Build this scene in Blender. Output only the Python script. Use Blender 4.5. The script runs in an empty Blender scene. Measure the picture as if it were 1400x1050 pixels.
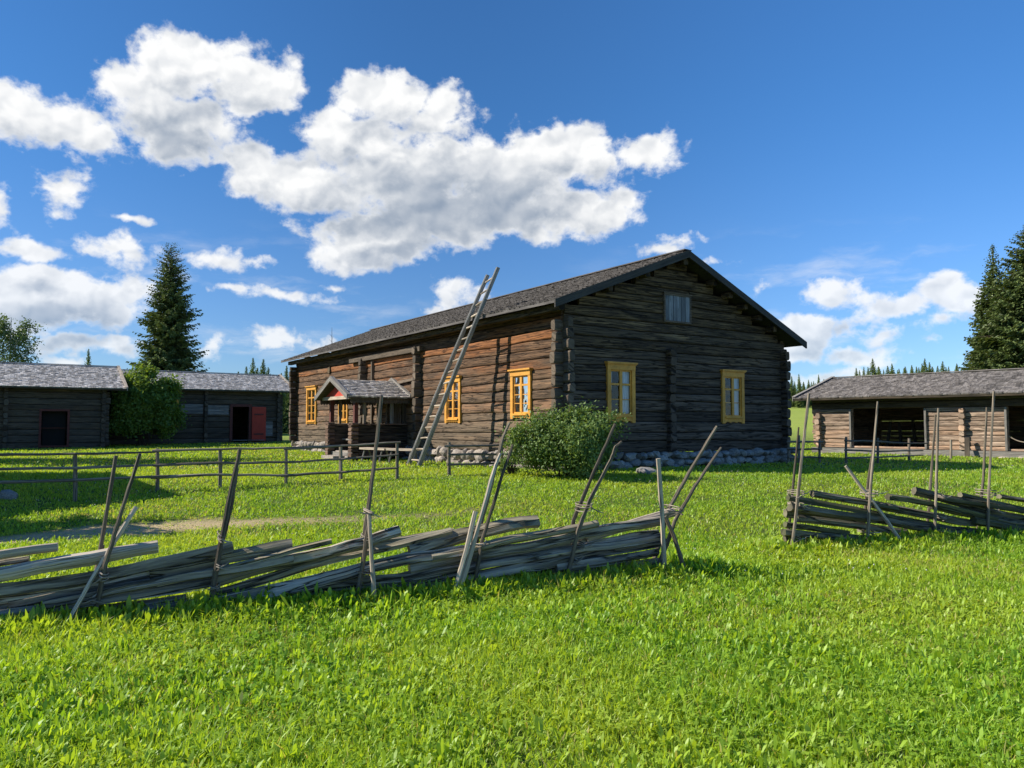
import bpy, math, random
import numpy as np
from mathutils import Vector, Matrix
random.seed(7); RN = np.random.RandomState(11)
sc = bpy.context.scene
COL = sc.collection
R = math.radians
# ------------------------------------------------------------------ camera geometry
F_PX = 1052.0; HOR = 581.0; EYE = 1.6
TH = math.atan((HOR-525.0)/F_PX)
CF = Vector((0, math.cos(TH), math.sin(TH))); CU = Vector((0, -math.sin(TH), math.cos(TH))); CR = Vector((1, 0, 0))
CAM = Vector((0, 0, EYE))
def ray(px, py): return CF + CR*((px-700.0)/F_PX) + CU*((525.0-py)/F_PX)
def sm(v, a, b):
    t = min(1.0, max(0.0, (v-a)/(b-a))); return t*t*(3-2*t)
def smn(v, a, b):
    t = np.clip((v-a)/(b-a), 0, 1); return t*t*(3-2*t)
def gz(x, y):
    return float(gzn(np.array([x], float), np.array([y], float))[0])
def gzn(x, y):
    rise = 1.2 + 3.2*smn(x, -10, 30)
    z = 0.45*smn(y, 10.5, 18) + .10*smn(y, 38, 50) + rise*smn(y, 50, 135)
    z = z + (.014*np.sin(x*1.3+.7*y)*np.sin(y*.9-.4*x) + .010*np.sin(x*2.9+1.1)*np.sin(y*2.3))*(1-smn(y, 15, 19))
    return z
def ground(px, py):
    d = ray(px, py); t = 1.0
    lo, hi = 2.0, 400.0
    prev = lo
    t = lo
    while t < hi:
        p = CAM+d*t
        if p.z < gz(p.x, p.y): break
        prev = t; t *= 1.02
    for _ in range(30):
        m = (prev+t)/2; p = CAM+d*m
        if p.z < gz(p.x, p.y): t = m
        else: prev = m
    return CAM+d*t
def on_plane(px, py, P, N):
    d = ray(px, py); t = (Vector(P)-CAM).dot(N)/d.dot(N); return CAM+d*t
def at_depth(px, py, Y):
    d = ray(px, py); return CAM+d*(Y/d.y)
# ------------------------------------------------------------------ value noise (numpy)
_G = RN.rand(256, 256)
def vn(x, y):
    xi = np.floor(x).astype(int); yi = np.floor(y).astype(int); fx = x-xi; fy = y-yi
    fx = fx*fx*(3-2*fx); fy = fy*fy*(3-2*fy)
    a = _G[xi % 256, yi % 256]; b = _G[(xi+1) % 256, yi % 256]; c = _G[xi % 256, (yi+1) % 256]; d = _G[(xi+1) % 256, (yi+1) % 256]
    return (a*(1-fx)+b*fx)*(1-fy)+(c*(1-fx)+d*fx)*fy
# ------------------------------------------------------------------ mesh helpers
ORG = {}
def tag(o, label=None, cat=None, group=None, kind=None):
    if label: o['label'] = label
    if cat: o['category'] = cat
    if group: o['group'] = group
    if kind: o['kind'] = kind
    return o
def empty(name, loc, label=None, cat=None, group=None):
    o = bpy.data.objects.new(name, None); COL.objects.link(o); o.location = loc
    o.empty_display_size = .3
    ORG[o.name] = Vector(loc); tag(o, label, cat, group); return o
def link_mesh(name, me, parent, mat):
    o = bpy.data.objects.new(name, me); COL.objects.link(o)
    if mat is not None: me.materials.append(mat)
    if parent is not None:
        o.parent = parent; ORG[o.name] = ORG[parent.name]
    return o
class MB:
    def __init__(s): s.v = []; s.f = []; s.uv = []; s.r = []
    def vert(s, p, r=.5): s.v.append((p[0], p[1], p[2])); s.r.append(r); return len(s.v)-1
    def face(s, idx, uvs=None):
        s.f.append(tuple(idx)); s.uv.append(uvs if uvs else [(0, 0)]*len(idx))
    def quad(s, a, b, c, d, r=.5, uo=None):
        """grain runs a->b"""
        a, b, c, d = map(Vector, (a, b, c, d)); uo = uo or (random.random()*50, random.random()*50)
        i = [s.vert(p, r) for p in (a, b, c, d)]; L = (b-a).length; W = (d-a).length
        s.face(i, [(uo[0], uo[1]), (uo[0]+L, uo[1]), (uo[0]+L, uo[1]+W), (uo[0], uo[1]+W)])
    def box(s, o, ax, ay, az, r=None):
        """o corner, ax grain axis vector, ay, az"""
        r = random.random() if r is None else r
        o, ax, ay, az = map(Vector, (o, ax, ay, az))
        if ax.cross(ay).dot(az) < 0: o = o+az; az = -az
        u0, v0 = random.random()*50, random.random()*50
        s.quad(o, o+ax, o+ax+az, o+az, r, (u0, v0)); s.quad(o+ax+ay, o+ay, o+ay+az, o+ax+ay+az, r, (u0+3, v0+1))
        s.quad(o+az, o+ax+az, o+ax+ay+az, o+ay+az, r, (u0+5, v0+2)); s.quad(o+ax, o, o+ay, o+ax+ay, r, (u0+7, v0+3))
        s.quad(o+ay, o, o+az, o+ay+az, r, (u0, v0)); s.quad(o+ax, o+ax+ay, o+ax+ay+az, o+ax+az, r, (u0, v0))
    def cbox(s, c, dx, dy, dz, r=None):
        c, dx, dy, dz = map(Vector, (c, dx, dy, dz)); s.box(c-dx/2-dy/2-dz/2, dx, dy, dz, r)
    def beam(s, p, q, w, h, r=None, up=(0, 0, 1)):
        p, q = Vector(p), Vector(q); d = (q-p); a = d.cross(Vector(up)).normalized(); b = a.cross(d).normalized()
        s.box(p-a*w/2-b*h/2, d, a*w, b*h, r)
    def rings(s, rings, r=.5, us=None, cap=True, closed=True):
        n = len(rings[0]); u0, v0 = random.random()*50, random.random()*50
        base = len(s.v)
        for rg in rings:
            for p in rg: s.vert(p, r)
        if us is None:
            us = [0]
            for i in range(1, len(rings)):
                us.append(us[-1]+(Vector(rings[i][0])-Vector(rings[i-1][0])).length)
        mid = rings[len(rings)//2]; vs = [0]
        for j in range(1, n+1): vs.append(vs[-1]+(Vector(mid[j % n])-Vector(mid[j-1])).length)
        for i in range(len(rings)-1):
            for j in range(n):
                k = (j+1) % n
                s.face((base+i*n+j, base+i*n+k, base+(i+1)*n+k, base+(i+1)*n+j),
                       [(u0+us[i], v0+vs[j]), (u0+us[i], v0+vs[j+1]), (u0+us[i+1], v0+vs[j+1]), (u0+us[i+1], v0+vs[j])])
        if cap:
            for bi, rev in ((0, True), (len(rings)-1, False)):
                idx = [base+bi*n+j for j in range(n)]
                if rev: idx = idx[::-1]
                c = Vector((0, 0, 0))
                for q in rings[bi]: c += Vector(q)
                c /= n
                s.face(idx, [(u0+9+(Vector(s.v[t])-c).z*.3, v0+(Vector(s.v[t])-c).length) for t in idx])
    def tube(s, pts, rad, n=6, r=None, rough=0.0, flat=None):
        r = random.random() if r is None else r
        pts = [Vector(p) for p in pts]
        if not hasattr(rad, '__len__'): rad = [rad]*len(pts)
        d0 = (pts[-1]-pts[0]).normalized(); ref = Vector((0, 0, 1)) if abs(d0.z) < .8 else Vector((1, 0, 0))
        prof = [1+rough*(random.random()-.5)*2 for _ in range(n)]; ph = random.random()*6
        rs = []
        for i, p in enumerate(pts):
            d = (pts[min(i+1, len(pts)-1)]-pts[max(i-1, 0)]).normalized()
            a = d.cross(ref).normalized(); b = a.cross(d).normalized()
            rg = []
            for j in range(n):
                t = 2*math.pi*j/n+ph; k = prof[j]*(1+rough*.25*(random.random()-.5))
                x, y = math.cos(t)*rad[i]*k, math.sin(t)*rad[i]*k
                if flat and y < 0: y *= flat
                rg.append(p+a*x+b*y)
            rs.append(rg[::-1])
        s.rings(rs[::1], r)
    def build(s, name, mat, parent=None, smooth=False):
        me = bpy.data.meshes.new(name)
        og = ORG[parent.name] if parent is not None else Vector((0, 0, 0))
        me.from_pydata([(x-og.x, y-og.y, z-og.z) for x, y, z in s.v], [], s.f)
        u = me.uv_layers.new(name='UVMap'); flat = [c for f in s.uv for t in f for c in t]
        u.data.foreach_set('uv', flat)
        a = me.attributes.new('rnd', 'FLOAT', 'POINT'); a.data.foreach_set('value', s.r)
        if smooth: me.polygons.foreach_set('use_smooth', [True]*len(me.polygons))
        me.update()
        return link_mesh(name, me, parent, mat)
def np_mesh(name, V, T, rnd, mat, parent=None, extra=None):
    """V (n,3), T (m,3) triangles"""
    me = bpy.data.meshes.new(name); V = np.asarray(V, np.float32); T = np.asarray(T, np.int32)
    if parent is not None: V = V-np.array(ORG[parent.name], np.float32)
    me.vertices.add(len(V)); me.vertices.foreach_set('co', V.ravel())
    me.loops.add(T.size); me.loops.foreach_set('vertex_index', T.ravel())
    me.polygons.add(len(T)); me.polygons.foreach_set('loop_start', np.arange(0, T.size, 3, dtype=np.int32))
    try: me.polygons.foreach_set('loop_total', np.full(len(T), 3, np.int32))
    except Exception: pass
    a = me.attributes.new('rnd', 'FLOAT', 'POINT'); a.data.foreach_set('value', np.asarray(rnd, np.float32))
    if extra is not None:
        a = me.attributes.new('kind2', 'FLOAT', 'POINT'); a.data.foreach_set('value', np.asarray(extra, np.float32))
    me.update(calc_edges=True); me.validate()
    return link_mesh(name, me, parent, mat)
# ------------------------------------------------------------------ materials
class NT:
    def __init__(s, mat): s.t = mat.node_tree; s.n = s.t.nodes; s.l = s.t.links
    def new(s, ty, **kw):
        n = s.n.new(ty)
        for k, v in kw.items(): setattr(n, k, v)
        return n
    def link(s, a, b): s.l.new(a, b)
    def set(s, inp, v):
        if hasattr(v, 'is_linked') or isinstance(v, bpy.types.NodeSocket): s.l.new(v, inp)
        else: inp.default_value = v
    def math(s, op, a, b=None, c=None, clamp=False):
        n = s.new('ShaderNodeMath', operation=op, use_clamp=clamp); s.set(n.inputs[0], a)
        if b is not None: s.set(n.inputs[1], b)
        if c is not None: s.set(n.inputs[2], c)
        return n.outputs[0]
    def vmath(s, op, a, b=None):
        n = s.new('ShaderNodeVectorMath', operation=op); s.set(n.inputs[0], a)
        if b is not None: s.set(n.inputs[1], b)
        return n.outputs['Value'] if op in ('LENGTH', 'DOT_PRODUCT', 'DISTANCE') else n.outputs[0]
    def noise(s, vec, scale=5, detail=4, rough=.55, dist=0.0, dim='3D'):
        n = s.new('ShaderNodeTexNoise', noise_dimensions=dim)
        if vec is not None: s.link(vec, n.inputs['Vector'])
        n.inputs['Scale'].default_value = scale; n.inputs['Detail'].default_value = detail
        n.inputs['Roughness'].default_value = rough; n.inputs['Distortion'].default_value = dist
        return n.outputs['Fac']
    def ramp(s, fac, stops, interp='LINEAR'):
        n = s.new('ShaderNodeValToRGB'); s.set(n.inputs[0], fac); cr = n.color_ramp; cr.interpolation = interp
        while len(cr.elements) < len(stops): cr.elements.new(.5)
        for e, (p, c) in zip(cr.elements, stops):
            e.position = p; e.color = (c[0], c[1], c[2], 1) if hasattr(c, '__len__') else (c, c, c, 1)
        return n.outputs[0]
    def maprange(s, v, a, b, c=0, d=1, smooth=False):
        n = s.new('ShaderNodeMapRange'); s.set(n.inputs[0], v)
        if smooth: n.interpolation_type = 'SMOOTHSTEP'
        for i, x in enumerate((a, b, c, d)): s.set(n.inputs[i+1], x)
        return n.outputs[0]
    def mix(s, f, a, b, mode='MIX'):
        n = s.new('ShaderNodeMix', data_type='RGBA', blend_type=mode); s.set(n.inputs[0], f)
        for k, v in ((6, a), (7, b)):
            if isinstance(v, (tuple, list)) and len(v) == 3: v = (*v, 1)
            s.set(n.inputs[k], v)
        return n.outputs[2]
    def mapping(s, vec, scale=(1, 1, 1), loc=(0, 0, 0), rot=(0, 0, 0)):
        n = s.new('ShaderNodeMapping'); s.link(vec, n.inputs[0]); n.inputs['Scale'].default_value = scale
        n.inputs['Location'].default_value = loc; n.inputs['Rotation'].default_value = rot; return n.outputs[0]
    def attr(s, name): return s.new('ShaderNodeAttribute', attribute_name=name).outputs['Fac']
def newmat(name):
    m = bpy.data.materials.new(name); m.use_nodes = True; t = NT(m)
    b = t.n['Principled BSDF']; return m, t, b
def wood(name, dark, light, tint=None, rough=.85, crack=1.0, var=.5, low=None, lowz=(2.0, 3.6), bump=.5, spec=.25, cm=(.42, .6), cw=.035, fs=42, fc=26):
    m, t, b = newmat(name)
    uv = t.new('ShaderNodeUVMap', uv_map='UVMap').outputs[0]; rnd = t.attr('rnd')
    off = t.new('ShaderNodeCombineXYZ'); t.link(t.math('MULTIPLY', rnd, 37.0), off.inputs[2])
    p = t.vmath('ADD', uv, off.outputs[0])
    s1 = t.noise(t.mapping(p, (1.2, fs, 1)), 1, 6, .62, .3)
    s2 = t.noise(t.mapping(p, (.9, 5.5, 1)), 1, 5, .65, .6)
    s3 = t.noise(t.mapping(p, (.7, fc, 1), (7, 3, 0)), 1, 3, .5, .5)
    cr = t.maprange(t.math('ABSOLUTE', t.math('SUBTRACT', s3, .5)), 0.0, cw, 0, 1)
    msk = t.maprange(s2, cm[0], cm[1]); cr = t.math('MAXIMUM', cr, t.math('SUBTRACT', 1.0, t.math('MULTIPLY', msk, crack), clamp=True))
    f = t.math('ADD', t.math('MULTIPLY', s1, .55), t.math('MULTIPLY', s2, .55))
    base = t.mix(t.maprange(f, .43, .69), dark, light)
    if tint:
        n3 = t.noise(t.mapping(p, (.35, 1.6, 1), (3, 9, 0)), 1, 4, .6)
        base = t.mix(t.maprange(t.math('ADD', n3, t.math('MULTIPLY', t.math('SUBTRACT', rnd, .5), .35)),   .44, .58), base, t.mix(t.maprange(s1, .38, .66), [c*.4 for c in tint], tint))
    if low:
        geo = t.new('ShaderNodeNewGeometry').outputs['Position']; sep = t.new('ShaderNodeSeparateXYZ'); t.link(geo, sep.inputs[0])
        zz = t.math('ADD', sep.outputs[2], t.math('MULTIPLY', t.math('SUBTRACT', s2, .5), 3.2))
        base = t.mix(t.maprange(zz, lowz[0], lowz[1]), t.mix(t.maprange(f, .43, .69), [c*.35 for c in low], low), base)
    # knots
    vo = t.new('ShaderNodeTexVoronoi'); t.link(t.mapping(p, (1.3, 4.5, 1)), vo.inputs[0]); vo.inputs['Scale'].default_value = 1.0
    kn = t.maprange(vo.outputs['Distance'], .05, .16)
    base = t.mix(t.math('MULTIPLY', t.math('SUBTRACT', 1.0, kn), .6), base, [c*.4 for c in dark])
    val = t.math('ADD', 1-var/2, t.math('MULTIPLY', rnd, var))
    c3 = t.new('ShaderNodeCombineColor'); [t.link(val, c3.inputs[i]) for i in range(3)]
    base = t.mix(1.0, base, c3.outputs[0], 'MULTIPLY')
    base = t.mix(cr, [c*.12 for c in dark], base)
    t.link(base, b.inputs['Base Color']); b.inputs['Roughness'].default_value = rough; b.inputs['Specular IOR Level'].default_value = spec
    bp = t.new('ShaderNodeBump'); bp.inputs['Strength'].default_value = bump; bp.inputs['Distance'].default_value = .02
    t.link(t.math('ADD', t.math('MULTIPLY', s1, .6), t.math('MULTIPLY', cr, .8)), bp.inputs['Height']); t.link(bp.outputs[0], b.inputs['Normal'])
    return m
def plain(name, col, rough=.6, var=.15, scale=6, bump=.15, spec=.4, rv=0.0):
    m, t, b = newmat(name)
    co = t.new('ShaderNodeTexCoord').outputs['Object']; n1 = t.noise(co, scale, 6, .6); n2 = t.noise(co, scale*7, 3, .6)
    f = t.math('ADD', t.math('MULTIPLY', n1, .6), t.math('MULTIPLY', n2, .4))
    f = t.maprange(f, .3, .7, 1-var*2, 1+var)
    if rv: f = t.math('MULTIPLY', f, t.math('ADD', 1-rv/2, t.math('MULTIPLY', t.attr('rnd'), rv)))
    c3 = t.new('ShaderNodeCombineColor'); [t.link(f, c3.inputs[i]) for i in range(3)]
    t.link(t.mix(1.0, col, c3.outputs[0], 'MULTIPLY'), b.inputs['Base Color']); b.inputs['Roughness'].default_value = rough
    b.inputs['Specular IOR Level'].default_value = spec
    bp = t.new('ShaderNodeBump'); bp.inputs['Strength'].default_value = bump; bp.inputs['Distance'].default_value = .01
    t.link(n2, bp.inputs['Height']); t.link(bp.outputs[0], b.inputs['Normal'])
    return m
def leafmat(name, c1, c2, trans=.35, tcol=1.5, gloss=.06, rough=.45, patch=None):
    m = bpy.data.materials.new(name); m.use_nodes = True; t = NT(m); t.n.remove(t.n['Principled BSDF']); out = t.n['Material Output']
    rnd = t.attr('rnd'); col = t.mix(rnd, c1, c2)
    if patch:
        geo = t.new('ShaderNodeNewGeometry').outputs['Position']
        n = t.maprange(t.noise(geo, patch[1], 3, .6), .42, .62); col = t.mix(n, col, patch[0])
    if patch and len(patch) > 2:
        k2 = t.attr('kind2'); col = t.mix(k2, col, patch[2])
    d = t.new('ShaderNodeBsdfDiffuse'); t.link(col, d.inputs[0])
    tr = t.new('ShaderNodeBsdfTranslucent'); t.link(t.mix(1.0, col, (tcol*1.15, tcol, tcol*.5), 'MULTIPLY'), tr.inputs[0])
    g = t.new('ShaderNodeBsdfGlossy'); g.inputs['Roughness'].default_value = rough; g.inputs[0].default_value = (.9, .95, .9, 1)
    m1 = t.new('ShaderNodeMixShader'); m1.inputs[0].default_value = trans; t.link(d.outputs[0], m1.inputs[1]); t.link(tr.outputs[0], m1.inputs[2])
    m2 = t.new('ShaderNodeMixShader'); m2.inputs[0].default_value = gloss; t.link(m1.outputs[0], m2.inputs[1]); t.link(g.outputs[0], m2.inputs[2])
    t.link(m2.outputs[0], out.inputs[0]); return m
M = {}
M['log_sun'] = wood('log_sun', (.045, .024, .013), (.27, .155, .085), tint=(.31, .125, .045), low=(.30, .225, .155), lowz=(1.0, 3.3), var=.65, bump=1.0, cm=(.37, .53), cw=.04, fc=14)  # house logs in a brighter, sunlit tone; greyer weathering low down
M['log_shade'] = wood('log_shade', (.014, .009, .005), (.27, .18, .09), tint=(.095, .07, .042), low=(.135, .10, .075), lowz=(2.4, 4.6), var=.8, bump=1.0, cm=(.36, .52), cw=.04, fc=14)  # same house logs, with the gable side's shade put into the colour
M['log_end'] = wood('log_end', (.07, .055, .04), (.19, .145, .105), var=.6)
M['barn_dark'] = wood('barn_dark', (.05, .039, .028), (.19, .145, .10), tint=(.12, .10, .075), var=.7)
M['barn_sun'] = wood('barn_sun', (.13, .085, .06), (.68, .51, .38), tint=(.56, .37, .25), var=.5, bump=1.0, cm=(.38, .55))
M['plank_gray'] = wood('plank_gray', (.12, .11, .10), (.33, .31, .28), var=.4, crack=.8)
M['rail'] = wood('rail', (.10, .085, .065), (.66, .58, .47), tint=(.33, .28, .19), var=.8, bump=.9, cm=(.36, .5), cw=.03, fs=24, fc=8)
M['rail_pale'] = wood('rail_pale', (.27, .215, .16), (.66, .56, .44), var=.3, crack=.8)
M['pole'] = wood('pole', (.07, .055, .04), (.22, .18, .135), var=.6)
M['postrail'] = wood('postrail', (.10, .08, .06), (.33, .275, .21), var=.5)
M['ladder'] = wood('ladder', (.17, .165, .155), (.38, .37, .35), var=.3, crack=.8)
M['shingle_house'] = wood('shingle_house', (.055, .05, .048), (.19, .172, .16), var=1.0, crack=.4)
M['shingle_gray'] = wood('shingle_gray', (.31, .285, .26), (.78, .71, .64), var=.9, crack=.4)
M['rail_moss_shade'] = wood('rail_moss_shade', (.05, .045, .03), (.33, .29, .205), tint=(.13, .13, .07), var=.8, bump=.9, cm=(.36, .5), cw=.03, fs=24, fc=8)  # mossy green-grey; shadow over the right fence also darkens the colour
M['shingle_mid'] = wood('shingle_mid', (.11, .10, .095), (.33, .30, .28), var=.9, crack=.4)
M['fascia_dark'] = wood('fascia_dark', (.035, .033, .03), (.085, .08, .07), var=.3, crack=.4)
M['yellow'] = plain('yellow_paint', (.70, .33, .045), .6, .22, 2.2)
M['red'] = plain('red_paint', (.50, .05, .025), .6, .12, 3)
M['redbrown'] = plain('red_brown_paint', (.13, .035, .025), .7, .15, 4)
M['curtain'] = plain('curtain_cloth', (.75, .78, .82), .9, .06, 8)
M['dark_in'] = plain('dark_interior', (.012, .011, .010), .9, .2, 3)
M['tie'] = wood('tie', (.16, .13, .10), (.42, .36, .30), var=.6)
M['bark'] = wood('bark', (.05, .035, .025), (.15, .11, .08), var=.4)
M['birchbark'] = wood('birchbark', (.2, .18, .16), (.5, .47, .42), var=.4)
def stonemat(name, a, b_, c):
    m, t, b = newmat(name); co = t.new('ShaderNodeTexCoord').outputs['Object']; rnd = t.attr('rnd')
    n1 = t.noise(co, 3.5, 6, .65); n2 = t.noise(co, 30, 4, .7)
    base = t.mix(rnd, a, b_); base = t.mix(t.maprange(n1, .5, .7), base, c)
    base = t.mix(t.maprange(n2, .35, .6, .55, 0), base, (.05, .045, .04))
    t.link(base, b.inputs['Base Color']); b.inputs['Roughness'].default_value = .9
    bp = t.new('ShaderNodeBump'); bp.inputs['Strength'].default_value = .6; bp.inputs['Distance'].default_value = .03
    t.link(t.math('ADD', n1, n2), bp.inputs['Height']); t.link(bp.outputs[0], b.inputs['Normal']); return m
M['stone'] = stonemat('field_stone', (.30, .26, .22), (.50, .42, .35), (.24, .23, .22))
M['lichen_stone'] = stonemat('lichen_stone', (.22, .21, .20), (.42, .40, .37), (.26, .26, .22))
def glassmat():
    m = bpy.data.materials.new('window_glass'); m.use_nodes = True; t = NT(m); t.n.remove(t.n['Principled BSDF'])
    tr = t.new('ShaderNodeBsdfTransparent'); tr.inputs[0].default_value = (.86, .9, .92, 1)
    g = t.new('ShaderNodeBsdfGlossy'); g.inputs['Roughness'].default_value = .03
    n = t.noise(t.new('ShaderNodeTexCoord').outputs['Object'], 2.5, 2, .5)
    bp = t.new('ShaderNodeBump'); bp.inputs['Strength'].default_value = .25; bp.inputs['Distance'].default_value = .05; t.link(n, bp.inputs['Height']); t.link(bp.outputs[0], g.inputs['Normal'])
    fr = t.new('ShaderNodeFresnel'); fr.inputs[0].default_value = 1.5
    mx = t.new('ShaderNodeMixShader'); t.link(t.math('ADD', t.math('MULTIPLY', fr.outputs[0], .9), .0, clamp=True), mx.inputs[0]); t.link(tr.outputs[0], mx.inputs[1]); t.link(g.outputs[0], mx.inputs[2])
    t.link(mx.outputs[0], t.n['Material Output'].inputs[0]); return m
M['glass'] = glassmat()
M['grass'] = leafmat('grass_blade', (.095, .245, .010), (.38, .55, .042), .42, 1.5, .03, .5, patch=((.34, .46, .038), .35, (.44, .38, .15)))
M['spruce'] = leafmat('spruce_needles', (.055, .09, .028), (.20, .26, .085), .2, 1.2, .03, .5)
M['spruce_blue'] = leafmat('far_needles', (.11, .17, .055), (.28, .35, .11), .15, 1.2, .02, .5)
M['bush'] = leafmat('bush_leaves', (.065, .13, .024), (.20, .29, .07), .28, 1.3, .03, .6)
M['lilac'] = leafmat('lilac_leaves', (.05, .11, .014), (.20, .30, .04), .35, 1.5, .03, .6)
M['birch'] = leafmat('birch_leaves', (.05, .10, .03), (.12, .18, .06), .35, 1.3, .05, .45)
# ------------------------------------------------------------------ log building kit
class WF:
    """wall frame: origin, along unit vector, outward normal; z absolute"""
    def __init__(s, O, A, N): s.O = Vector((O[0], O[1], 0)); s.A = Vector(A).normalized(); s.N = Vector(N).normalized()
    def pt(s, a, n, z): return s.O+s.A*a+s.N*n+Vector((0, 0, z))
def nz1(x, seed=0.0):
    return float(vn(np.array([x+seed*3.7]), np.array([seed*1.9+.5]))[0])-.5
def log_piece(mb, w, s0, s1, lo, hi, th=.15, bulge=.03, seed=0, step=.33, r=None):
    if s1-s0 < .04: return
    n = max(1, int((s1-s0)/step)); rg = []; r = random.random() if r is None else r
    kb = random.uniform(.55, 1.5)
    for i in range(n+1):
        s = s0+(s1-s0)*i/n; a, b = lo(s), hi(s); h = b-a
        if h < .01: h = .01
        bb = bulge*kb*(1+.5*nz1(s*.9, seed))*min(1, h/.12); t = .025*nz1(s*.35, seed+5)
        e0_ = .03*nz1(s*2.3, seed+11); e1_ = .03*nz1(s*2.7, seed+13); prof = [(-.035, 0.0), (bb*.55+t, .05+e0_), (bb*.95+t, .15+e0_), (bb*1.1+t, .45), (bb*1.0+t, .82+e1_), (bb*.7+t, .94+e1_*.5), (-.035, .99), (-.06, 1.0), (-th, 1.0), (-th, 0)]
        rg.append([w.pt(s, q[0], a+h*q[1]) for q in prof])
    # orientation: make faces point outward
    nn = (rg[0][3]-rg[0][8]); ax = (rg[-1][0]-rg[0][0]); up = Vector((0, 0, 1))
    if ax.cross(up).dot(nn) < 0: rg = [g[::-1] for g in rg]
    rg = [g for g in rg]
    mb.rings(rg, r)
def log_wall(mb, w, L, z0, z1, nc, holes=(), clip=None, a0=0.0, a1=0.0, seed=0, gap=0.0, wob=.05, **kw):
    hs = [random.uniform(.82, 1.2) for _ in range(nc)]; S = sum(hs); zs = [z0]
    for h in hs: zs.append(zs[-1]+h/S*(z1-z0))
    zs[-1] = z1
    def joint(k):
        if k == 0 or k == nc: return lambda s: zs[k]
        return lambda s: zs[k]+wob*(nz1(s*.22, seed+k*1.3)+.5*nz1(s*.8, seed+k*2.3))
    for k in range(nc):
        lo, hi = joint(k), joint(k+1)
        if gap: 
            g_ = gap*random.choice((0, 0, 1, .6)); lo = (lambda f, g: lambda s: f(s)+g)(lo, g_)
        zm0, zm1 = zs[k], zs[k+1]
        e0, e1 = -a0, L+a1
        if clip:
            c0, c1 = clip(zm1-.06 if k < nc-1 else (zm0+zm1)/2); e0, e1 = max(e0, c0), min(e1, c1)
        if e1-e0 < .1: continue
        r = random.random(); ivs = [(e0, e1)]
        for (h0, h1, b0, b1) in holes:
            if b1 <= zm0+.01 or b0 >= zm1-.01: continue
            new = []
            for (p, q) in ivs:
                if h1 <= p or h0 >= q: new.append((p, q)); continue
                if h0 > p: new.append((p, h0))
                if h1 < q: new.append((h1, q))
            ivs = new
            if zm0 < b0-.02: log_piece(mb, w, max(h0, e0), min(h1, e1), lo, (lambda v: lambda s: v)(b0), seed=seed+k, r=r, **kw)
            if zm1 > b1+.02: log_piece(mb, w, max(h0, e0), min(h1, e1), (lambda v: lambda s: v)(b1), hi, seed=seed+k, r=r, **kw)
        for (p, q) in ivs: log_piece(mb, w, p, q, lo, hi, seed=seed+k, r=r, **kw)
    return zs
def end_block(mb, c, out, side, length, wd, ht, r=None):
    """one projecting log end: hexagonal hewn section"""
    out, side = Vector(out).normalized(), Vector(side).normalized(); up = Vector((0, 0, 1)); c = Vector(c)
    pr = [(-.5, -.28), (-.34, -.5), (.34, -.5), (.5, -.28), (.5, .28), (.34, .5), (-.34, .5), (-.5, .28)]
    j = [random.uniform(.88, 1.1) for _ in pr]; rg = []
    for t, k in ((0, 1), (length*.9, 1), (length, .9)):
        rg.append([c+out*t+side*(x*wd*k*jj)+up*(y*ht*k*jj) for (x, y), jj in zip(pr, j)])
    if side.cross(up).dot(out) < 0: rg = [g[::-1] for g in rg]
    mb.rings(rg, r if r is not None else random.random())
def end_column(mb, w, s, z0, z1, proj=.22, wd=.19, ch=.29, start=-.02, off=0.0, jit=.03):
    z = z0+off
    while z+ch*.6 < z1:
        h = ch*random.uniform(.88, 1.08); h = min(h, z1-z)
        end_block(mb, w.pt(s+random.uniform(-.012, .012), start, z+h/2), w.N, w.A, proj+random.uniform(-jit, jit)-start, wd*random.uniform(.9, 1.08), h*.95)
        z += h
def stone_row(mb, w, s0, s1, z0, z1, rows=2, dep=.22, size=.42):
    """dry stone footing made of irregular boulders"""
    H = (z1-z0)/rows
    for _ in range(int((s1-s0)*1.6)):
        rock(mb, w.pt(random.uniform(s0, s1), -.02, random.uniform(z0+.08, z1-.1)), w.A, w.N, random.uniform(.13, .28), dep*.62, random.uniform(.10, .19), random.random())
    for k in range(rows):
        s = s0-random.random()*.2
        while s < s1:
            wd = random.uniform(.35, 1.6)*size; h = H*random.uniform(.65, 1.35)
            c = w.pt(s+wd/2, -.04+random.uniform(-.03, .03), z0+H*(k+.5)+random.uniform(-.02, .02)); r = random.random()
            tl_ = random.uniform(-.15, .15); rock(mb, c, (w.A+Vector((0, 0, tl_))).normalized(), w.N, wd*.57, dep*.6, h*.58, r); s += wd*.92
_ico = None
def ico():
    global _ico
    if _ico is None:
        import bmesh
        b = bmesh.new(); bmesh.ops.create_icosphere(b, subdivisions=2, radius=1); b.verts.index_update()
        _ico = ([v.co.copy() for v in b.verts], [[v.index for v in f.verts] for f in b.faces]); b.free()
    return _ico
def rock(mb, c, A, N, ra, rn, rz, r):
    """boulder: a ball cut by random planes, so it has worn facets"""
    V, Fc = ico(); A, N = Vector(A), Vector(N); base = len(mb.v)
    pl = [(Vector((random.gauss(0, 1), random.gauss(0, 1), random.gauss(0, 1))).normalized(), random.uniform(.66, .98)) for _ in range(15)]
    for v in V:
        k = 1.05
        for n, d in pl:
            q = n.dot(v)
            if q > .3: k = min(k, d/q)
        k *= 1+random.uniform(-.015, .015)
        q = [math.copysign(abs(t)**.85, t)*k for t in v]
        mb.vert(Vector(c)+A*q[0]*ra+N*q[1]*rn+Vector((0, 0, 1))*q[2]*rz, r)
    flip = A.cross(N).z < 0
    for f in Fc: mb.face([base+i for i in (f[::-1] if flip else f)])
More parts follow.
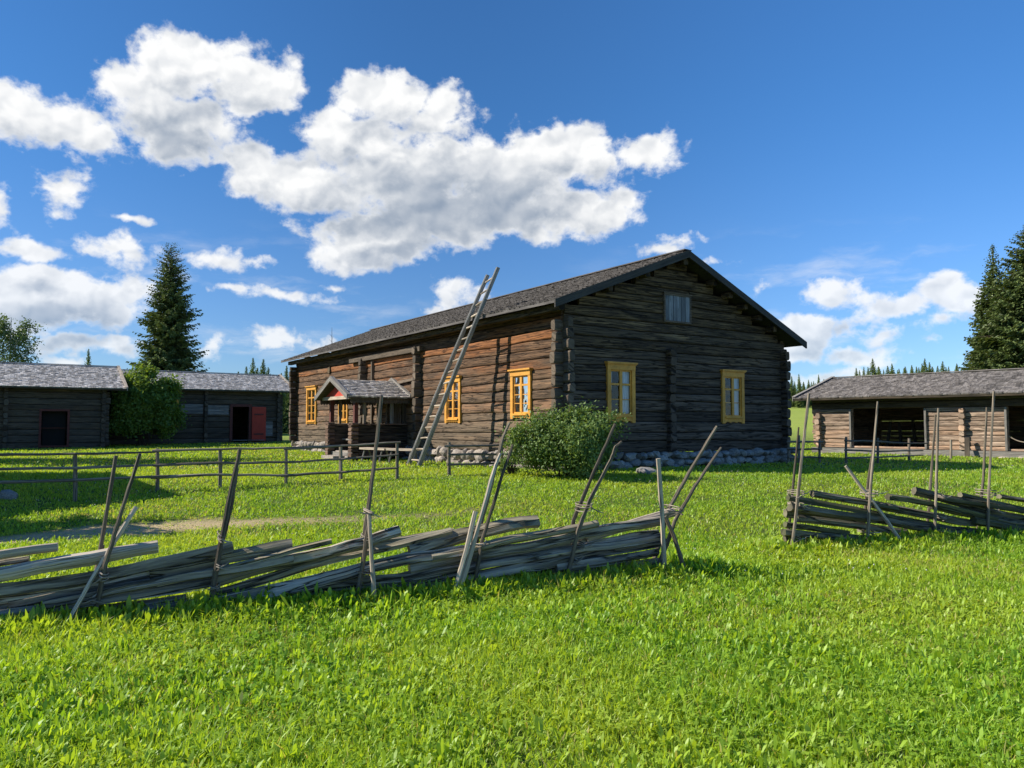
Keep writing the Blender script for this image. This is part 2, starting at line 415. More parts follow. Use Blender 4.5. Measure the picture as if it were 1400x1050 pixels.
def shingles(mb, E0, E1, R0, R1, row=.17, wd=.12, up=None, th=.020):
    """E0,E1 eave ends; R0,R1 matching ridge ends. real overlapping shingles with raised butts"""
    E0, E1, R0, R1 = map(Vector, (E0, E1, R0, R1)); n = (E1-E0).cross(R0-E0).normalized()
    if n.z < 0: n = -n
    S = (R0-E0).length; nr = int(S/row); ccw = (E1-E0).cross(R0-E0).dot(n) > 0
    for i in range(nr):
        a0, a1 = i/nr, min(1, (i+1.25)/nr)
        Pa0 = E0.lerp(R0, a0); Pa1 = E1.lerp(R1, a0); Pb0 = E0.lerp(R0, a1); Pb1 = E1.lerp(R1, a1)
        Lr = (Pa1-Pa0).length; x = -random.random()*wd
        while x < Lr:
            w_ = wd*random.uniform(.7, 1.35); x0, x1 = max(0, x)/Lr, min(Lr, x+w_*.97)/Lr; x += w_
            if x1-x0 < .0008: continue
            dn = random.uniform(-.02, .02); sl = (Pa0-Pb0).normalized(); t0 = th*random.uniform(1.1, 2.0)
            a = Pa0.lerp(Pa1, x0)+sl*dn+n*(t0+.012); b = Pa0.lerp(Pa1, x1)+sl*dn+n*(t0+.012)
            c = Pb0.lerp(Pb1, x1)+n*.004; d = Pb0.lerp(Pb1, x0)+n*.004
            r = random.random()
            u0, v0 = random.random()*50, random.random()*50
            a2, b2 = a-n*t0*1.6, b-n*t0*1.6
            i0 = [mb.vert(p, r) for p in (a, b, c, d, a2, b2)]
            L_ = (d-a).length; W_ = (b-a).length
            f1 = (i0[0], i0[1], i0[2], i0[3]); u1 = [(u0, v0), (u0, v0+W_), (u0+L_, v0+W_), (u0+L_, v0)]
            f2 = (i0[4], i0[5], i0[1], i0[0]); u2 = [(u0, v0), (u0, v0+W_), (u0+.02, v0+W_), (u0+.02, v0)]
            if not ccw: f1 = f1[::-1]; u1 = u1[::-1]; f2 = f2[::-1]; u2 = u2[::-1]
            mb.face(f1, u1); mb.face(f2, u2)
def slab(mb, E0, E1, R0, R1, th):
    P = [Vector(p) for p in (E0, E1, R1, R0)]; n = (P[1]-P[0]).cross(P[3]-P[0]).normalized()
    if n.z < 0: n = -n
    Q = [p-n*th for p in P]
    if (P[1]-P[0]).cross(P[3]-P[0]).dot(n) < 0: P = P[::-1]; Q = Q[::-1]
    mb.quad(*P, r=.5); mb.quad(*Q[::-1], r=.3)
    for i in range(4):
        j = (i+1) % 4; mb.quad(Q[i], Q[j], P[j], P[i], r=.4)
def make_window(root, w, s0, s1, z0, z1, style='wall', name='window', proud=.075):
    """yellow casing, header, apron, sashes; panes and curtains are its sub-parts"""
    f = MB(); A, N = w.A, w.N; Z = Vector((0, 0, 1)); H = z1-z0; W = s1-s0
    def bx(a0, a1, b0, b1, n0, n1): f.box(w.pt(a0, n0, b0), A*(a1-a0), N*(n1-n0), Z*(b1-b0), .5)
    hd = .19 if style == 'gable' else .17; ap = .15 if style == 'gable' else .09; cs = .115
    bx(s0, s0+cs, z0+ap*.5, z1-hd, 0.0, proud); bx(s1-cs, s1, z0+ap*.5, z1-hd, 0.0, proud)
    bx(s0, s1, z1-hd, z1-.03, 0.0, proud+.012)
    bx(s0-.045, s1+.045, z1-.03, z1+.012, -.02, proud+.06); bx(s0-.02, s1+.02, z1-.055, z1-.031, -.02, proud+.035)
    bx(s0+cs, s1-cs, z0+ap, z0+ap+.05, 0.0, proud+.035)           # sill ledge
    # apron with a scalloped lower edge
    nS = 11; 
    for i in range(nS):
        a = s0+cs+(W-2*cs)*i/nS; b = a+(W-2*cs)/nS; dz = .03*abs(math.sin((i+.5)/nS*math.pi*3)) if style == 'gable' else .008*(i % 2)
        bx(a, b, z0+dz+(.02 if style == 'gable' else .03), z0+ap-.002, 0.0, proud-.01)
    bx(s0, s0+cs, z0, z0+ap*.5, 0.0, proud-.004); bx(s1-cs, s1, z0, z0+ap*.5, 0.0, proud-.004)
    # sashes
    a0, a1, b0, b1 = s0+cs, s1-cs, z0+ap+.05, z1-hd; mid = (a0+a1)/2; st = .04; n0, n1 = .022, proud-.035
    bx(a0, a0+st, b0, b1, n0, n1); bx(a1-st, a1, b0, b1, n0, n1); bx(mid-.045, mid+.045, b0, b1, n0, n1+.012)
    bx(a0+st, mid-.045, b0, b0+st, n0, n1); bx(mid+.045, a1-st, b0, b0+st, n0, n1)
    bx(a0+st, mid-.045, b1-st, b1, n0, n1); bx(mid+.045, a1-st, b1-st, b1, n0, n1)
    bt = b0+(b1-b0)*(.66 if style == 'gable' else .73)
    bx(a0+st, mid-.045, bt, bt+.05, n0, n1+.006); bx(mid+.045, a1-st, bt, bt+.05, n0, n1+.006)
    k = 1 if style == 'gable' else 2
    for i in range(1, k+1):
        zz = b0+st+(bt-b0-st)*i/(k+1)
        bx(a0+st, mid-.045, zz-.011, zz+.011, n0+.004, n1-.006); bx(mid+.045, a1-st, zz-.011, zz+.011, n0+.004, n1-.006)
    # reveal lining
    for (p, q) in ((s0+cs-.02, s0+cs), (s1-cs, s1-cs+.02)): bx(p, q, b0, b1, -.16, 0)
    win = f.build(name, M['yellow'], root)
    for (p, q) in ((a0+st, mid-.045), (mid+.045, a1-st)):
        for (c, d) in ((b0+st, bt), (bt+.05, b1-st)):
            g = MB(); g.quad(w.pt(p-.005, .03, c-.005), w.pt(q+.005, .03, c-.005), w.pt(q+.005, .03, d+.005), w.pt(p-.005, .03, d+.005), r=.5)
            g.build('pane', M['glass'], win)
    # curtains: pleated cloth, one drawn wide, the other narrow
    for (p, q, flare) in ((a0-.02, a0+(mid-a0)*(.98 if style == 'wall' else .3), .12), (a1-(a1-mid)*(.25 if style == 'wall' else .98), a1+.02, -.05)):
        c = MB(); n = 26; rr = []
        for z, kx in ((b0-.02, 1), (b0+.35*(b1-b0), .8), (b0+.6*(b1-b0), .95), (b1+.02, 1.1)):
            row = []
            for i in range(n+1):
                t = i/n; wv = q-p
                ss = (p+wv*kx*t) if abs(p-a0) < .05 else (q-wv*kx*(1-t))
                row.append(w.pt(ss, -.035+.02*math.sin(t*n*.9+z*1.3), z))
            rr.append(row)
        for i in range(len(rr)-1):
            for j in range(n): c.quad(rr[i][j], rr[i][j+1], rr[i+1][j+1], rr[i+1][j], r=.5)
        c.build('curtain', M['curtain'], win, True)
    return win
# ------------------------------------------------------------------ MAIN HOUSE
UD = Vector((.832, .555, 0)).normalized(); VD = Vector((-.555, .832, 0)).normalized()
HA = Vector((1.264, 19.0, 0)); W_, L_ = 8.6, 20.5
zB, zS = .40, .87
house = empty('log_farmhouse', (HA.x, HA.y, zB), 'large two storey brown log farmhouse with yellow windows and dark shingle roof', 'house')
wl = WF(HA, VD, -UD)           # long wall: s = v
wg = WF(HA, UD, -VD)           # gable wall: s = u
def v_of(px): r = (px-700)/F_PX; return (1.264-r*19.0)/(.555+.832*r)
def u_of(px): r = (px-700)/F_PX; return (19*r-1.264)/(.832-.555*r)
zR, uR = 6.36, 4.0; zEl, zEr = 4.60, 4.14; oU, oV = .55, .42
def roofz(u): return zR-(uR-u)*(zR-zEl)/(uR+oU) if u < uR else zR-(u-uR)*(zR-zEr)/(W_+.5-uR)
def wz(py, depth): return EYE+(HOR-py)/F_PX*depth
# windows: (v0,v1,z0,z1)
def wrect(px0, px1, py0, py1, which):
    f = v_of if which == 'l' else u_of; a, b = sorted((f(px0), f(px1))); m = (a+b)/2
    dp = 19+(.832 if which == 'l' else .555)*m
    return (a, b, wz(py1, dp), wz(py0, dp))
LW = [wrect(701, 728.5, 505, 572.5, 'l'), wrect(611, 632, 515, 578.5, 'l'), wrect(465, 477.5, 523, 578.5, 'l'), wrect(421, 434, 528, 580, 'l')]
GW = [wrect(828, 866, 496, 578, 'g'), wrect(985, 1015, 506.5, 579, 'g')]
inset = lambda q, m=.10: (q[0]+m, q[1]-m, q[2]+m, q[3]-m)
doorhole = (9.1, 10.15, .95, 2.75)
b = MB(); log_wall(b, wl, L_, zS, roofz(0)-.16, 14, [inset(q) for q in LW]+[doorhole], seed=3, wob=.09, a0=-.03, bulge=.032)
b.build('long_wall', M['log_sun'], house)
b = MB()
def gclip(z):
    zz = z+.17
    lo = uR-(zR-zz)/((zR-zEl)/(uR+oU)); hi = uR+(zR-zz)/((zR-zEr)/(W_+.5-uR)); return (lo+.02, hi-.02)
att = (u_of(907), u_of(944), wz(444, 21.6), wz(405, 21.6))
log_wall(b, wg, W_, zS, zR-.2, 21, [inset(q) for q in GW]+[inset(att, .03)], clip=gclip, seed=9, wob=.06, a0=-.03, a1=-.03)
b.build('gable_wall', M['log_shade'], house)
b = MB(); wb = WF(HA+VD*L_, UD, VD); log_wall(b, wb, W_, zS, zR-.2, 20, clip=gclip, seed=19, step=1.5)
b.build('rear_gable_wall', M['log_shade'], house)
b = MB(); wr = WF(HA+UD*W_, VD, UD); log_wall(b, wr, L_, zS, roofz(W_)-.16, 13, seed=29, step=1.5)
b.build('rear_long_wall', M['log_shade'], house)
b = MB(); fl = [HA+UD*.2+VD*.2, HA+UD*(W_-.2)+VD*.2, HA+UD*(W_-.2)+VD*(L_-.2), HA+UD*.2+VD*(L_-.2)]
b.quad(*[p+Vector((0, 0, zS+.1)) for p in fl]); b.quad(*[p+Vector((0, 0, 3.6)) for p in fl])
pa = HA+VD*4+UD*.16; b.box(pa+Vector((0, 0, zS+.11)), UD*(W_-.4), VD*.1, Vector((0, 0, 2.6)))
pa = HA+UD*3.9+VD*.16; b.box(pa+Vector((0, 0, zS+.115)), VD*3.8, UD*.1, Vector((0, 0, 2.6)))
b.build('inner_floor', M['dark_in'], house)
# corners / cross wall log ends
b = MB()
zt = roofz(0)-.35
end_column(b, WF(HA, VD, -UD), .10, zS, 4.38, .24, .20, .29)             # gable logs past the long wall
end_column(b, WF(HA, UD, -VD), .10, zS, 4.35, .22, .19, .29, off=.14)    # long wall logs past the gable
b.build('corner', M['log_end'], house)
b = MB(); end_column(b, WF(HA+UD*W_, UD, -VD), -.10, zS, 3.95, .24, .2, .29, off=.1)
b.build('corner', M['log_shade'], house)
b = MB(); end_column(b, WF(HA+UD*W_, VD, UD), .1, zS, 3.95, .2, .2, .29)
b.build('corner', M['log_shade'], house)
b = MB(); end_column(b, WF(HA+VD*L_, VD, -UD), -.10, zS, 4.3, .34, .22, .28); end_column(b, WF(HA+VD*L_, UD, VD), .1, zS, 4.2, .24, .2, .28)
b.build('corner', M['log_shade'], house)
for v, z1, pr in ((v_of(574.5), 4.25, .26), (v_of(499.5), 4.2, .26)):
    b = MB(); end_column(b, wl, v, zS-.02, z1, pr, .23, .28); b.build('cross_wall_end', M['log_end'], house)
b = MB(); end_column(b, wg, u_of(914), zS, wz(478, 21.2), .20, .24, .27); b.build('cross_wall_end', M['log_shade'], house)
# foundation of field stones
b = MB(); stone_row(b, wl, -.15, L_+.1, zB-.12, zS+.02, 2, .4, .36); b.build('stone_footing', M['stone'], house, False)
b = MB(); stone_row(b, wg, -.05, W_+.2, zB-.12, zS+.02, 3, .4, .33); stone_row(b, WF(HA+UD*W_, VD, UD), 0, 3, zB-.12, zS+.02, 3, .4, .4); b.build('stone_footing', M['lichen_stone'], house, False)
# roof
def rp(u, v, z): return HA+UD*u+VD*v+Vector((0, 0, z))
v0, v1 = -oV, L_+.6
b = MB(); b2 = MB()
E0, E1, R0_, R1_ = rp(-oU, v0, zEl), rp(-oU, v1, zEl), rp(uR, v0, zR), rp(uR, v1, zR)
F0, F1 = rp(W_+.5, v0, zEr), rp(W_+.5, v1, zEr)
slab(b, E0, E1, R0_, R1_, .06); slab(b, F0, F1, R0_, R1_, .10)
roof = b.build('roof', M['fascia_dark'], house)
shingles(b2, E0, E1, R0_, R1_, .17, .13); shingles(b2, F0, F1, R0_, R1_, .3, .25)
b2.beam(rp(uR-.06, v0, zR+.035), rp(uR-.06, v1, zR+.035), .16, .03, .5); b2.beam(rp(uR+.06, v0, zR+.03), rp(uR+.06, v1, zR+.03), .16, .03, .4)
b2.build('shingles', M['shingle_house'], roof)
b = MB()
def rake(b, u0, z0, u1, z1, v, h=.20, t=.045, dz=.02):
    A_, B_ = rp(u0, v, z0), rp(u1, v, z1); up = Vector((0, 0, 1))
    b.box(A_-VD*t+up*(dz-h), B_-A_, VD*t, up*h, .5)
rake(b, -oU-.03, zEl, uR, zR, v0); rake(b, W_+.53, zEr, uR+.001, zR, v0-.001); b.build('bargeboard', M['fascia_dark'], roof)
b = MB()
b.box(rp(-oU-.02, v0, zEl-.065), VD*(v1-v0), UD*.02, Vector((0, 0, .06)), .5); b.build('eave_board', M['shingle_house'], roof)
b = MB()
for u in (1.3, 2.6, 5.2, 5.85, 6.5, 7.15, 7.8): # purlin ends
    z = roofz(u)-.22; end_block(b, rp(u, -.02, z), -VD, UD, .30, .17, .17)
end_block(b, rp(uR, -.02, roofz(uR)-.27), -VD, UD, .32, .2, .2)
end_block(b, rp(-.28, -.02, roofz(-.28)-.22), -VD, UD, .3, .2, .2); b.box(rp(-.38, -.3, roofz(-.28)-.31), VD*(L_+.4), UD*.17, Vector((0, 0, .16)), .4)
b.build('purlin', M['log_shade'], house)
# longer brackets carrying the roof at the right side of the gable
# middle entry bay details on the long wall
b = MB(); va, vb = v_of(574.5), v_of(499.5)
b.box(wl.pt(va-.3, .04, 4.02), VD*(vb-va+1.5), -UD*.16, Vector((0, 0, .17)), .35)
b.box(wl.pt(v_of(512), .02, zS), Vector((0, 0, 3.15)), VD*.10, -UD*.10, .5)
b.beam(wl.pt(v_of(545), .1, 3.05), wl.pt(v_of(569), .1, 3.13), .06, .09, .9)
b.build('entry_beam', M['log_end'], house)
b = MB(); z = wz(503, 31)
end_block(b, wl.pt(v_of(451.5), 0, z), -UD, VD, .1, .3, .26); b.build('beam_end', M['log_shade'], house)
# windows
for q in LW: make_window(house, wl, *q, 'wall', proud=.085)
for q in GW: make_window(house, wg, *q, 'gable', proud=.085)
# attic hatch: boarded shutter in a frame
b = MB(); a0, a1, z0, z1 = att
for i in range(6):
    wd = (a1-a0-.08)/6; b.box(wg.pt(a0+.04+wd*i+.004, .02+.006*(i % 3), z0+.04), Vector((0, 0, z1-z0-.08)), UD*(wd-.01), -VD*.03, random.random())
sh = b.build('shutter', wood('shutter', (.10, .11, .12), (.30, .32, .34), var=.7), house)
b = MB()
for (p, q, c, d) in ((a0, a0+.05, z0, z1), (a1-.05, a1, z0, z1), (a0+.051, a1-.051, z1-.05, z1), (a0+.051, a1-.051, z0, z0+.05)):
    b.box(wg.pt(p, 0, c), UD*(q-p), -VD*.08, Vector((0, 0, d-c)))
b.box(wg.pt(a0-.03, 0, z1+.001), UD*(a1-a0+.06), -VD*.1, Vector((0, 0, .02)))
b.build('shutter_frame', M['log_end'], sh)
# wooden apron under gable windows is part of the frame.  door inside the porch
b = MB(); b.box(wl.pt(9.1, -.1, .95), Vector((0, 0, 1.8)), VD*.5, -UD*.04); b.box(wl.pt(9.62, -.1, .95), Vector((0, 0, 1.8)), VD*.5, -UD*.04)
dr = b.build('door', M['barn_dark'], house)
b = MB(); 
for (p, q, c, d) in ((9.0, 9.1, .9, 2.85), (10.15, 10.25, .9, 2.85), (9.101, 10.149, 2.75, 2.85)): b.box(wl.pt(p, .0, c), VD*(q-p), -UD*.1, Vector((0, 0, d-c)))
b.build('door_frame', M['log_end'], dr)
# ------------------------------------------------------------------ PORCH (part of the house thing: built onto it)
vc = 9.7; hw = 1.5; q1 = 2.35; zr_, ze_ = 3.13, 2.50
def pp(v, q, z): return HA+VD*v-UD*q+Vector((0, 0, z))
porch = MB()
bq = 1.95; v_r, v_l = 8.62, 10.78; zf = .72; zh = 1.60
# side half walls of hewn logs, front corner stacks
wpr = WF(pp(v_r, .06, 0), -UD, -VD); log_wall(porch, wpr, bq-.05, zf-.2, zh, 4, seed=40, th=.12, bulge=.02)
wpl = WF(pp(v_l, .06, 0), -UD, VD); log_wall(porch, wpl, bq-.05, zf-.2, zh, 4, seed=41, th=.12, bulge=.02)
porch_o = porch.build('porch_side_wall', M['log_shade'], house)
b = MB()
for vv in (v_r+.02, v_l-.02):
    z = zf-.28
    while z < zh:
        h = random.uniform(.10, .16); end_block(b, pp(vv, bq-.1, z+h/2), -UD, VD, .24, .30, h*.92); z += h
for (vv) in (v_r, v_l): b.box(pp(vv-.2, bq+.14, zh), VD*.4, UD*.3, Vector((0, 0, .05)))
b.box(pp(v_r-.1, .1, zh+.003), -UD*(bq-.1), VD*.2, Vector((0, 0, .04))); b.box(pp(v_l-.1, .1, zh+.003), -UD*(bq-.1), VD*.2, Vector((0, 0, .04)))
b.build('porch_pier', wood('porch_pier', (.09, .05, .035), (.26, .17, .12), var=.7), house)
def post(vv, q, w=.10, mat='barn_dark'):
    b = MB(); b.box(pp(vv-w/2, q+w/2, zh+.05), Vector((0, 0, ze_-zh-.03)), VD*w, UD*w); return b.build('porch_post', M[mat], house)
for vv in (v_r, v_l): 
    post(vv, bq-.05, .13, 'redbrown'); post(vv, bq-.35, .08, 'postrail'); post(vv, 1.05, .10, 'plank_gray'); post(vv, .15, .10)
post(v_r, .62, .09, 'plank_gray')
b = MB()  # porch floor and step
b.box(pp(v_r, bq, zf-.15), UD*(bq-.1), VD*(v_l-v_r), Vector((0, 0, .12)))
b.build('porch_floor', M['plank_gray'], house)
b = MB(); b.box(pp(9.15, bq+.5, zB+.02), UD*.4, VD*1.1, Vector((0, 0, .16))); b.box(pp(9.15, bq-.001, zB+.03), UD*.3, VD*1.1, Vector((0, 0, .3)))
b.build('porch_step', M['stone'], house)
b = MB(); b.box(pp(v_r+.2, bq-.35, 1.08), VD*(v_l-v_r-.4), UD*.3, Vector((0, 0, .05))); b.build('porch_bench', M['plank_gray'], house)
b = MB(); E0, E1 = pp(vc-hw, 0.05, ze_), pp(vc-hw, q1, ze_); G0, G1 = pp(vc+hw, .05, ze_), pp(vc+hw, q1, ze_); r0, r1 = pp(vc, .05, zr_), pp(vc, q1, zr_)
slab(b, E0, E1, r0, r1, .05); slab(b, G0, G1, r0, r1, .05)
pr = b.build('porch_roof', M['barn_dark'], house)
b = MB(); shingles(b, E0, E1, r0, r1, .14, .10); shingles(b, G0, G1, r0, r1, .14, .10); b.build('porch_shingles', M['shingle_gray'], pr)
up = Vector((0, 0, 1))
for q in (q1-.0, .12):
    for (e, s) in ((vc-hw-.02, 1), (vc+hw+.02, -1)):
        b = MB(); A_, B_ = pp(e, q, ze_-.0), pp(vc-.001*s, q, zr_+.02)
        b.box(A_+up*(-.08 if q > 1 else .01), B_-A_, -UD*.035, up*(.14 if q > 1 else .1), .7)
        b.box(A_+up*.065-UD*(-.09), B_-A_, -UD*.13, up*.022, .8)
        b.build('porch_bargeboard', M['plank_gray'], pr)
# red gable board, pale tie beam, scalloped valance
b = MB(); qg = bq+.06; zz0 = ze_-.02
b.v = []; P = [pp(vc-hw+.38, qg+.1, zz0+.08), pp(vc+hw-.38, qg+.1, zz0+.08), pp(vc, qg+.1, zr_-.16)]
i = [b.vert(p) for p in P]; b.face(i, [(0, 0), (1, 0), (.5, .5)]); j = [b.vert(p+UD*.03) for p in P]; b.face(j[::-1], [(0, 0), (1, 0), (.5, .5)])
g = b.build('porch_gable', M['red'], house)
b = MB(); b.box(pp(vc-hw+.2, qg+.16, zz0-.03), VD*(2*hw-.4), UD*.06, up*.11, .9); b.build('porch_beam', M['rail_pale'], house)
b = MB(); n = 22
for (vv) in (vc-hw+.1, vc+hw-.1):
    for i in range(n):
        qa = .1+(q1-.25)*i/n; dd = (q1-.25)/n
        for k, dz in ((0, .035), (1, .0), (2, .0), (3, .035)):
            b.box(pp(vv, qa+dd*k/4, ze_-.20+dz), -UD*(dd/4), VD*.02, up*(.17-dz), .6)
b.build('valance', M['barn_dark'], house)
# ------------------------------------------------------------------ BARNS
def barn(name, label, O, A, L, D, zb, zt, zr, front_holes=(), nc=10, mat='barn_dark', roofmat='shingle_gray', cols=(), oa=.9, of=.55, seed=0,
         sagstones=False, group=None, back_gap=0.0, bargemat='plank_gray', row=.2, endmat=None, topmat=None, ztop=None, sill=None, zstep=.5):
    A = Vector((A[0], A[1], 0)).normalized(); N = Vector((A.y, -A.x, 0)); O = Vector((O[0], O[1], 0)); up = Vector((0, 0, 1))
    root = empty(name, (O.x, O.y, zb), label, 'barn', group)
    w = WF(O, A, N); pt = w.pt
    b = MB(); log_wall(b, w, L, zb, zt if not ztop else ztop, nc, front_holes, seed=seed); b.build('front_wall', M[mat], root)
    if ztop:
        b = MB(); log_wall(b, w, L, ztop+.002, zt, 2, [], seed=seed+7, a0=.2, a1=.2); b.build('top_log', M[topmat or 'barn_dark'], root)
    mid = D/2; sl = (zr-zt)/(mid+.0)
    def clip(z):
        k = (zr-.12-z)/sl; return (mid-k, mid+k)
    for s, nn, nm in ((0, -A, 'side_wall'), (L, A, 'side_wall')):
        b = MB(); ww = WF(pt(s, 0, 0), -N, nn); log_wall(b, ww, D, zb, zr-.15, nc+4, clip=clip, seed=seed+s+1, step=1.2); b.build(nm, M[mat], root)
    b = MB(); ww = WF(pt(0, -D, 0), A, -N); log_wall(b, ww, L, zb, zt, nc, seed=seed+3, step=2, gap=back_gap); b.build('back_wall', M[mat], root)
    b = MB()
    for s in cols:
        end_column(b, w, s, zb, (ztop or zt)-.05, .2, .2, (zt-zb)/nc, off=.02)
    for s, o in ((0.1, 0), (L-.1, 0)):
        end_column(b, w, s, zb, (ztop or zt)-.05, .2, .2, (zt-zb)/nc)
    end_column(b, WF(pt(L, 0, 0), -N, A), .1, zb, zt-.05, .2, .2, (zt-zb)/nc, off=.1)
    end_column(b, WF(pt(0, 0, 0), -N, -A), .1, zb, zt-.05, .2, .2, (zt-zb)/nc, off=.1)
    b.build('corner', M[endmat or mat], root)
    ze = zt+.02-of*sl
    b = MB(); E0, E1 = pt(-oa, of, ze+.1), pt(L+oa, of, ze+.1); R0, R1 = pt(-oa, -mid, zr+.1), pt(L+oa, -mid, zr+.1); G0, G1 = pt(-oa, -D-of, ze+.1), pt(L+oa, -D-of, ze+.1)
    slab(b, E0, E1, R0, R1, .09); slab(b, G0, G1, R0, R1, .09); rf = b.build('roof', M['barn_dark'], root)
    b = MB(); shingles(b, E0, E1, R0, R1, row, .13); shingles(b, G0, G1, R0, R1, .45, .4)
    b.beam(R0+up*.04+N*.06, R1+up*.04+N*.06, .15, .03, .6); b.beam(R0+up*.035-N*.06, R1+up*.035-N*.06, .15, .03, .5)
    b.build('shingles', M[roofmat], rf)
    for s, dd in ((-oa, -1), (L+oa, 1)):
        for f, dn in ((of, 1), (-D-of, -1)):
            b = MB(); a_, b_ = pt(s, f+.02*dn, ze+.1), pt(s, -mid-.001*dn, zr+.1)
            b.box(a_+up*(-.10), b_-a_, A*(.03*dd), up*.17, .7); b.box(a_+up*.072-A*(.1*dd), b_-a_, A*(.14*dd), up*.022, .8)
            b.build('bargeboard', M[bargemat], rf)
    b = MB()
    for k in (0.02, -mid, -D-.02):
        z = zr-.13 if k == -mid else zt-.02
        b.box(pt(-oa+.15, k-.08, z-.08), A*(L+2*oa-.3), N*.16, up*.15)
    b.build('purlin', M[mat], root)
    return root, w
up = Vector((0, 0, 1))
U2 = (.832, .555)
# --- near left storehouse (barn A), right corner seen at x=145
def sz(w, px, py):
    p = on_plane(px, py, w.O, w.N); return (p-w.O).dot(w.A), p.z
LA = 11.0; Oa = Vector((-20.6, 39.0, 0))-UD*LA
wA = WF(Oa, UD, -VD); s0, z1 = sz(wA, 57, 562); s1, z0 = sz(wA, 91, 609)
ra, wA = barn('storehouse', 'grey log storehouse at the left edge with one dark red framed opening', Oa, U2, LA, 5.9, .42, 3.52, 4.65, [(s0, s1, z0, z1)], 10, bargemat='rail_pale', cols=(sz(wA, 7, 580)[0],), seed=60, group=None)
def framebox(root, w, s0, s1, z0, z1, mat, t=.12, bottom=True, name='window_frame', th=.08):
    b = MB(); A, N = w.A, w.N
    b.box(w.pt(s0-t, 0, z0), A*t, N*th, up*(z1-z0)); b.box(w.pt(s1, 0, z0), A*t, N*th, up*(z1-z0)); b.box(w.pt(s0-t, 0, z1), A*(s1-s0+2*t), N*(th+.01), up*t)
    if bottom: b.box(w.pt(s0-t, 0, z0-t*.7), A*(s1-s0+2*t), N*(th+.02), up*t*.7)
    return b.build(name, mat, root)
fr = framebox(ra, wA, s0, s1, z0, z1, M['redbrown'], .10)
b = MB(); b.box(wA.pt(s0, -.13, z0+(z1-z0)*.55), wA.A*(s1-s0), wA.N*.04, up*.05); b.box(wA.pt(s0+.05, -.3, z0), wA.A*(s1-s0-.1), wA.N*.02, up*(z1-z0)); b.build('dark_backing', M['dark_in'], fr)  # near-black sheet and bar painted as the unlit interior behind the opening
b = MB(); zf_ = sz(wA, 70, 578)[1]; b.box(wA.pt(s0, -.1, z0+(z1-z0)*.5), wA.A*(s1-s0), wA.N*.03, up*.03); b.build('cross_bar', M['redbrown'], fr)
# --- middle storehouse (barn B)
LB = 17.0; Ob = Vector((-14.5, 48.0, 0))-UD*LB
wB = WF(Ob, UD, -VD)
d0, zt1 = sz(wB, 318, 556); d1, zt0 = sz(wB, 339.5, 599)
wx0, wz1 = sz(wB, 226, 546); wx1, wz0 = sz(wB, 243, 583)
rb, wB = barn('storehouse', 'long grey log storehouse with an open red door behind the lilac bush', Ob, U2, LB, 5.8, .50, 3.75, 4.76, [(d0, d1, .5, zt1)], 10, bargemat='rail_pale', cols=(sz(wB, 281, 560)[0], ), seed=80)
framebox(rb, wB, d0, d1, .5, zt1, M['redbrown'], .16, False, 'door_frame')
b = MB(); de = sz(wB, 363, 556)[0]; b.box(wB.pt(d1+.17, .09, .62), up*(zt1-.62), wB.A*(de-d1-.17), wB.N*.05, .5)
dr = b.build('door', M['red'], rb); b = MB(); b.box(wB.pt(d1+.3, .142, 1.0), wB.A*(de-d1-.45), wB.N*.03, up*.09); b.box(wB.pt(d1+.3, .142, 2.2), wB.A*(de-d1-.45), wB.N*.03, up*.09); b.build('door_batten', M['redbrown'], dr)
# pale replacement boards, set proud of the logs
for (p0, p1, y0, y1, n) in ((284, 312, 554, 567, 3), (247, 277, 552, 566, 3), (363, 372, 576, 596, 4)):
    a, zt_ = sz(wB, p0, y0); c, zl_ = sz(wB, p1, y1)
    b = MB()
    for k in range(n): b.box(wB.pt(a, .055, zl_+(zt_-zl_)*k/n+.004), wB.A*(c-a), wB.N*.03, up*((zt_-zl_)/n-.012))
    b.build('pale_board', M['plank_gray'], rb)
b = MB(); b.box(wB.pt(wx0, .06, wz0), wB.A*(wx1-wx0), wB.N*.05, up*(wz1-wz0)); b.build('window_frame', M['yellow'], rb)
b = MB(); b.box(wB.pt(wx0+.12, .112, wz0+.12), wB.A*(wx1-wx0-.24), wB.N*.01, up*(wz1-wz0-.24)); b.build('shutter', M['dark_in'], rb)
a = sz(wB, 313, 600)[0]; c = sz(wB, 358, 600)[0]
st = empty('entry_step', tuple(wB.pt((a+c)/2, .9, .48)), 'low grey plank step in front of the red door', 'step')
for k in range(2):
    b = MB()
    for i in range(3): b.box(wB.pt(a+.05*k, .25+.6*(1-k)+.19*i, .50+.16*k), wB.A*(c-a-.1*k), wB.N*.17, up*.05)
    b.build('tread', M['plank_gray'], st)
b = MB(); 
for s_ in (a+.1, (a+c)/2, c-.2): b.box(wB.pt(s_, .28, .38), wB.N*.9, wB.A*.1, up*.12)
b.build('bearer', M['barn_dark'], st)
b = MB(); p = ground(267, 603); rock(b, p+up*.12, Vector((1, 0, 0)), Vector((0, 1, 0)), .2, .18, .24, .9); tag(b.build('rock', M['stone'], None, True), 'small pale boulder at the foot of the long storehouse wall', 'rock')
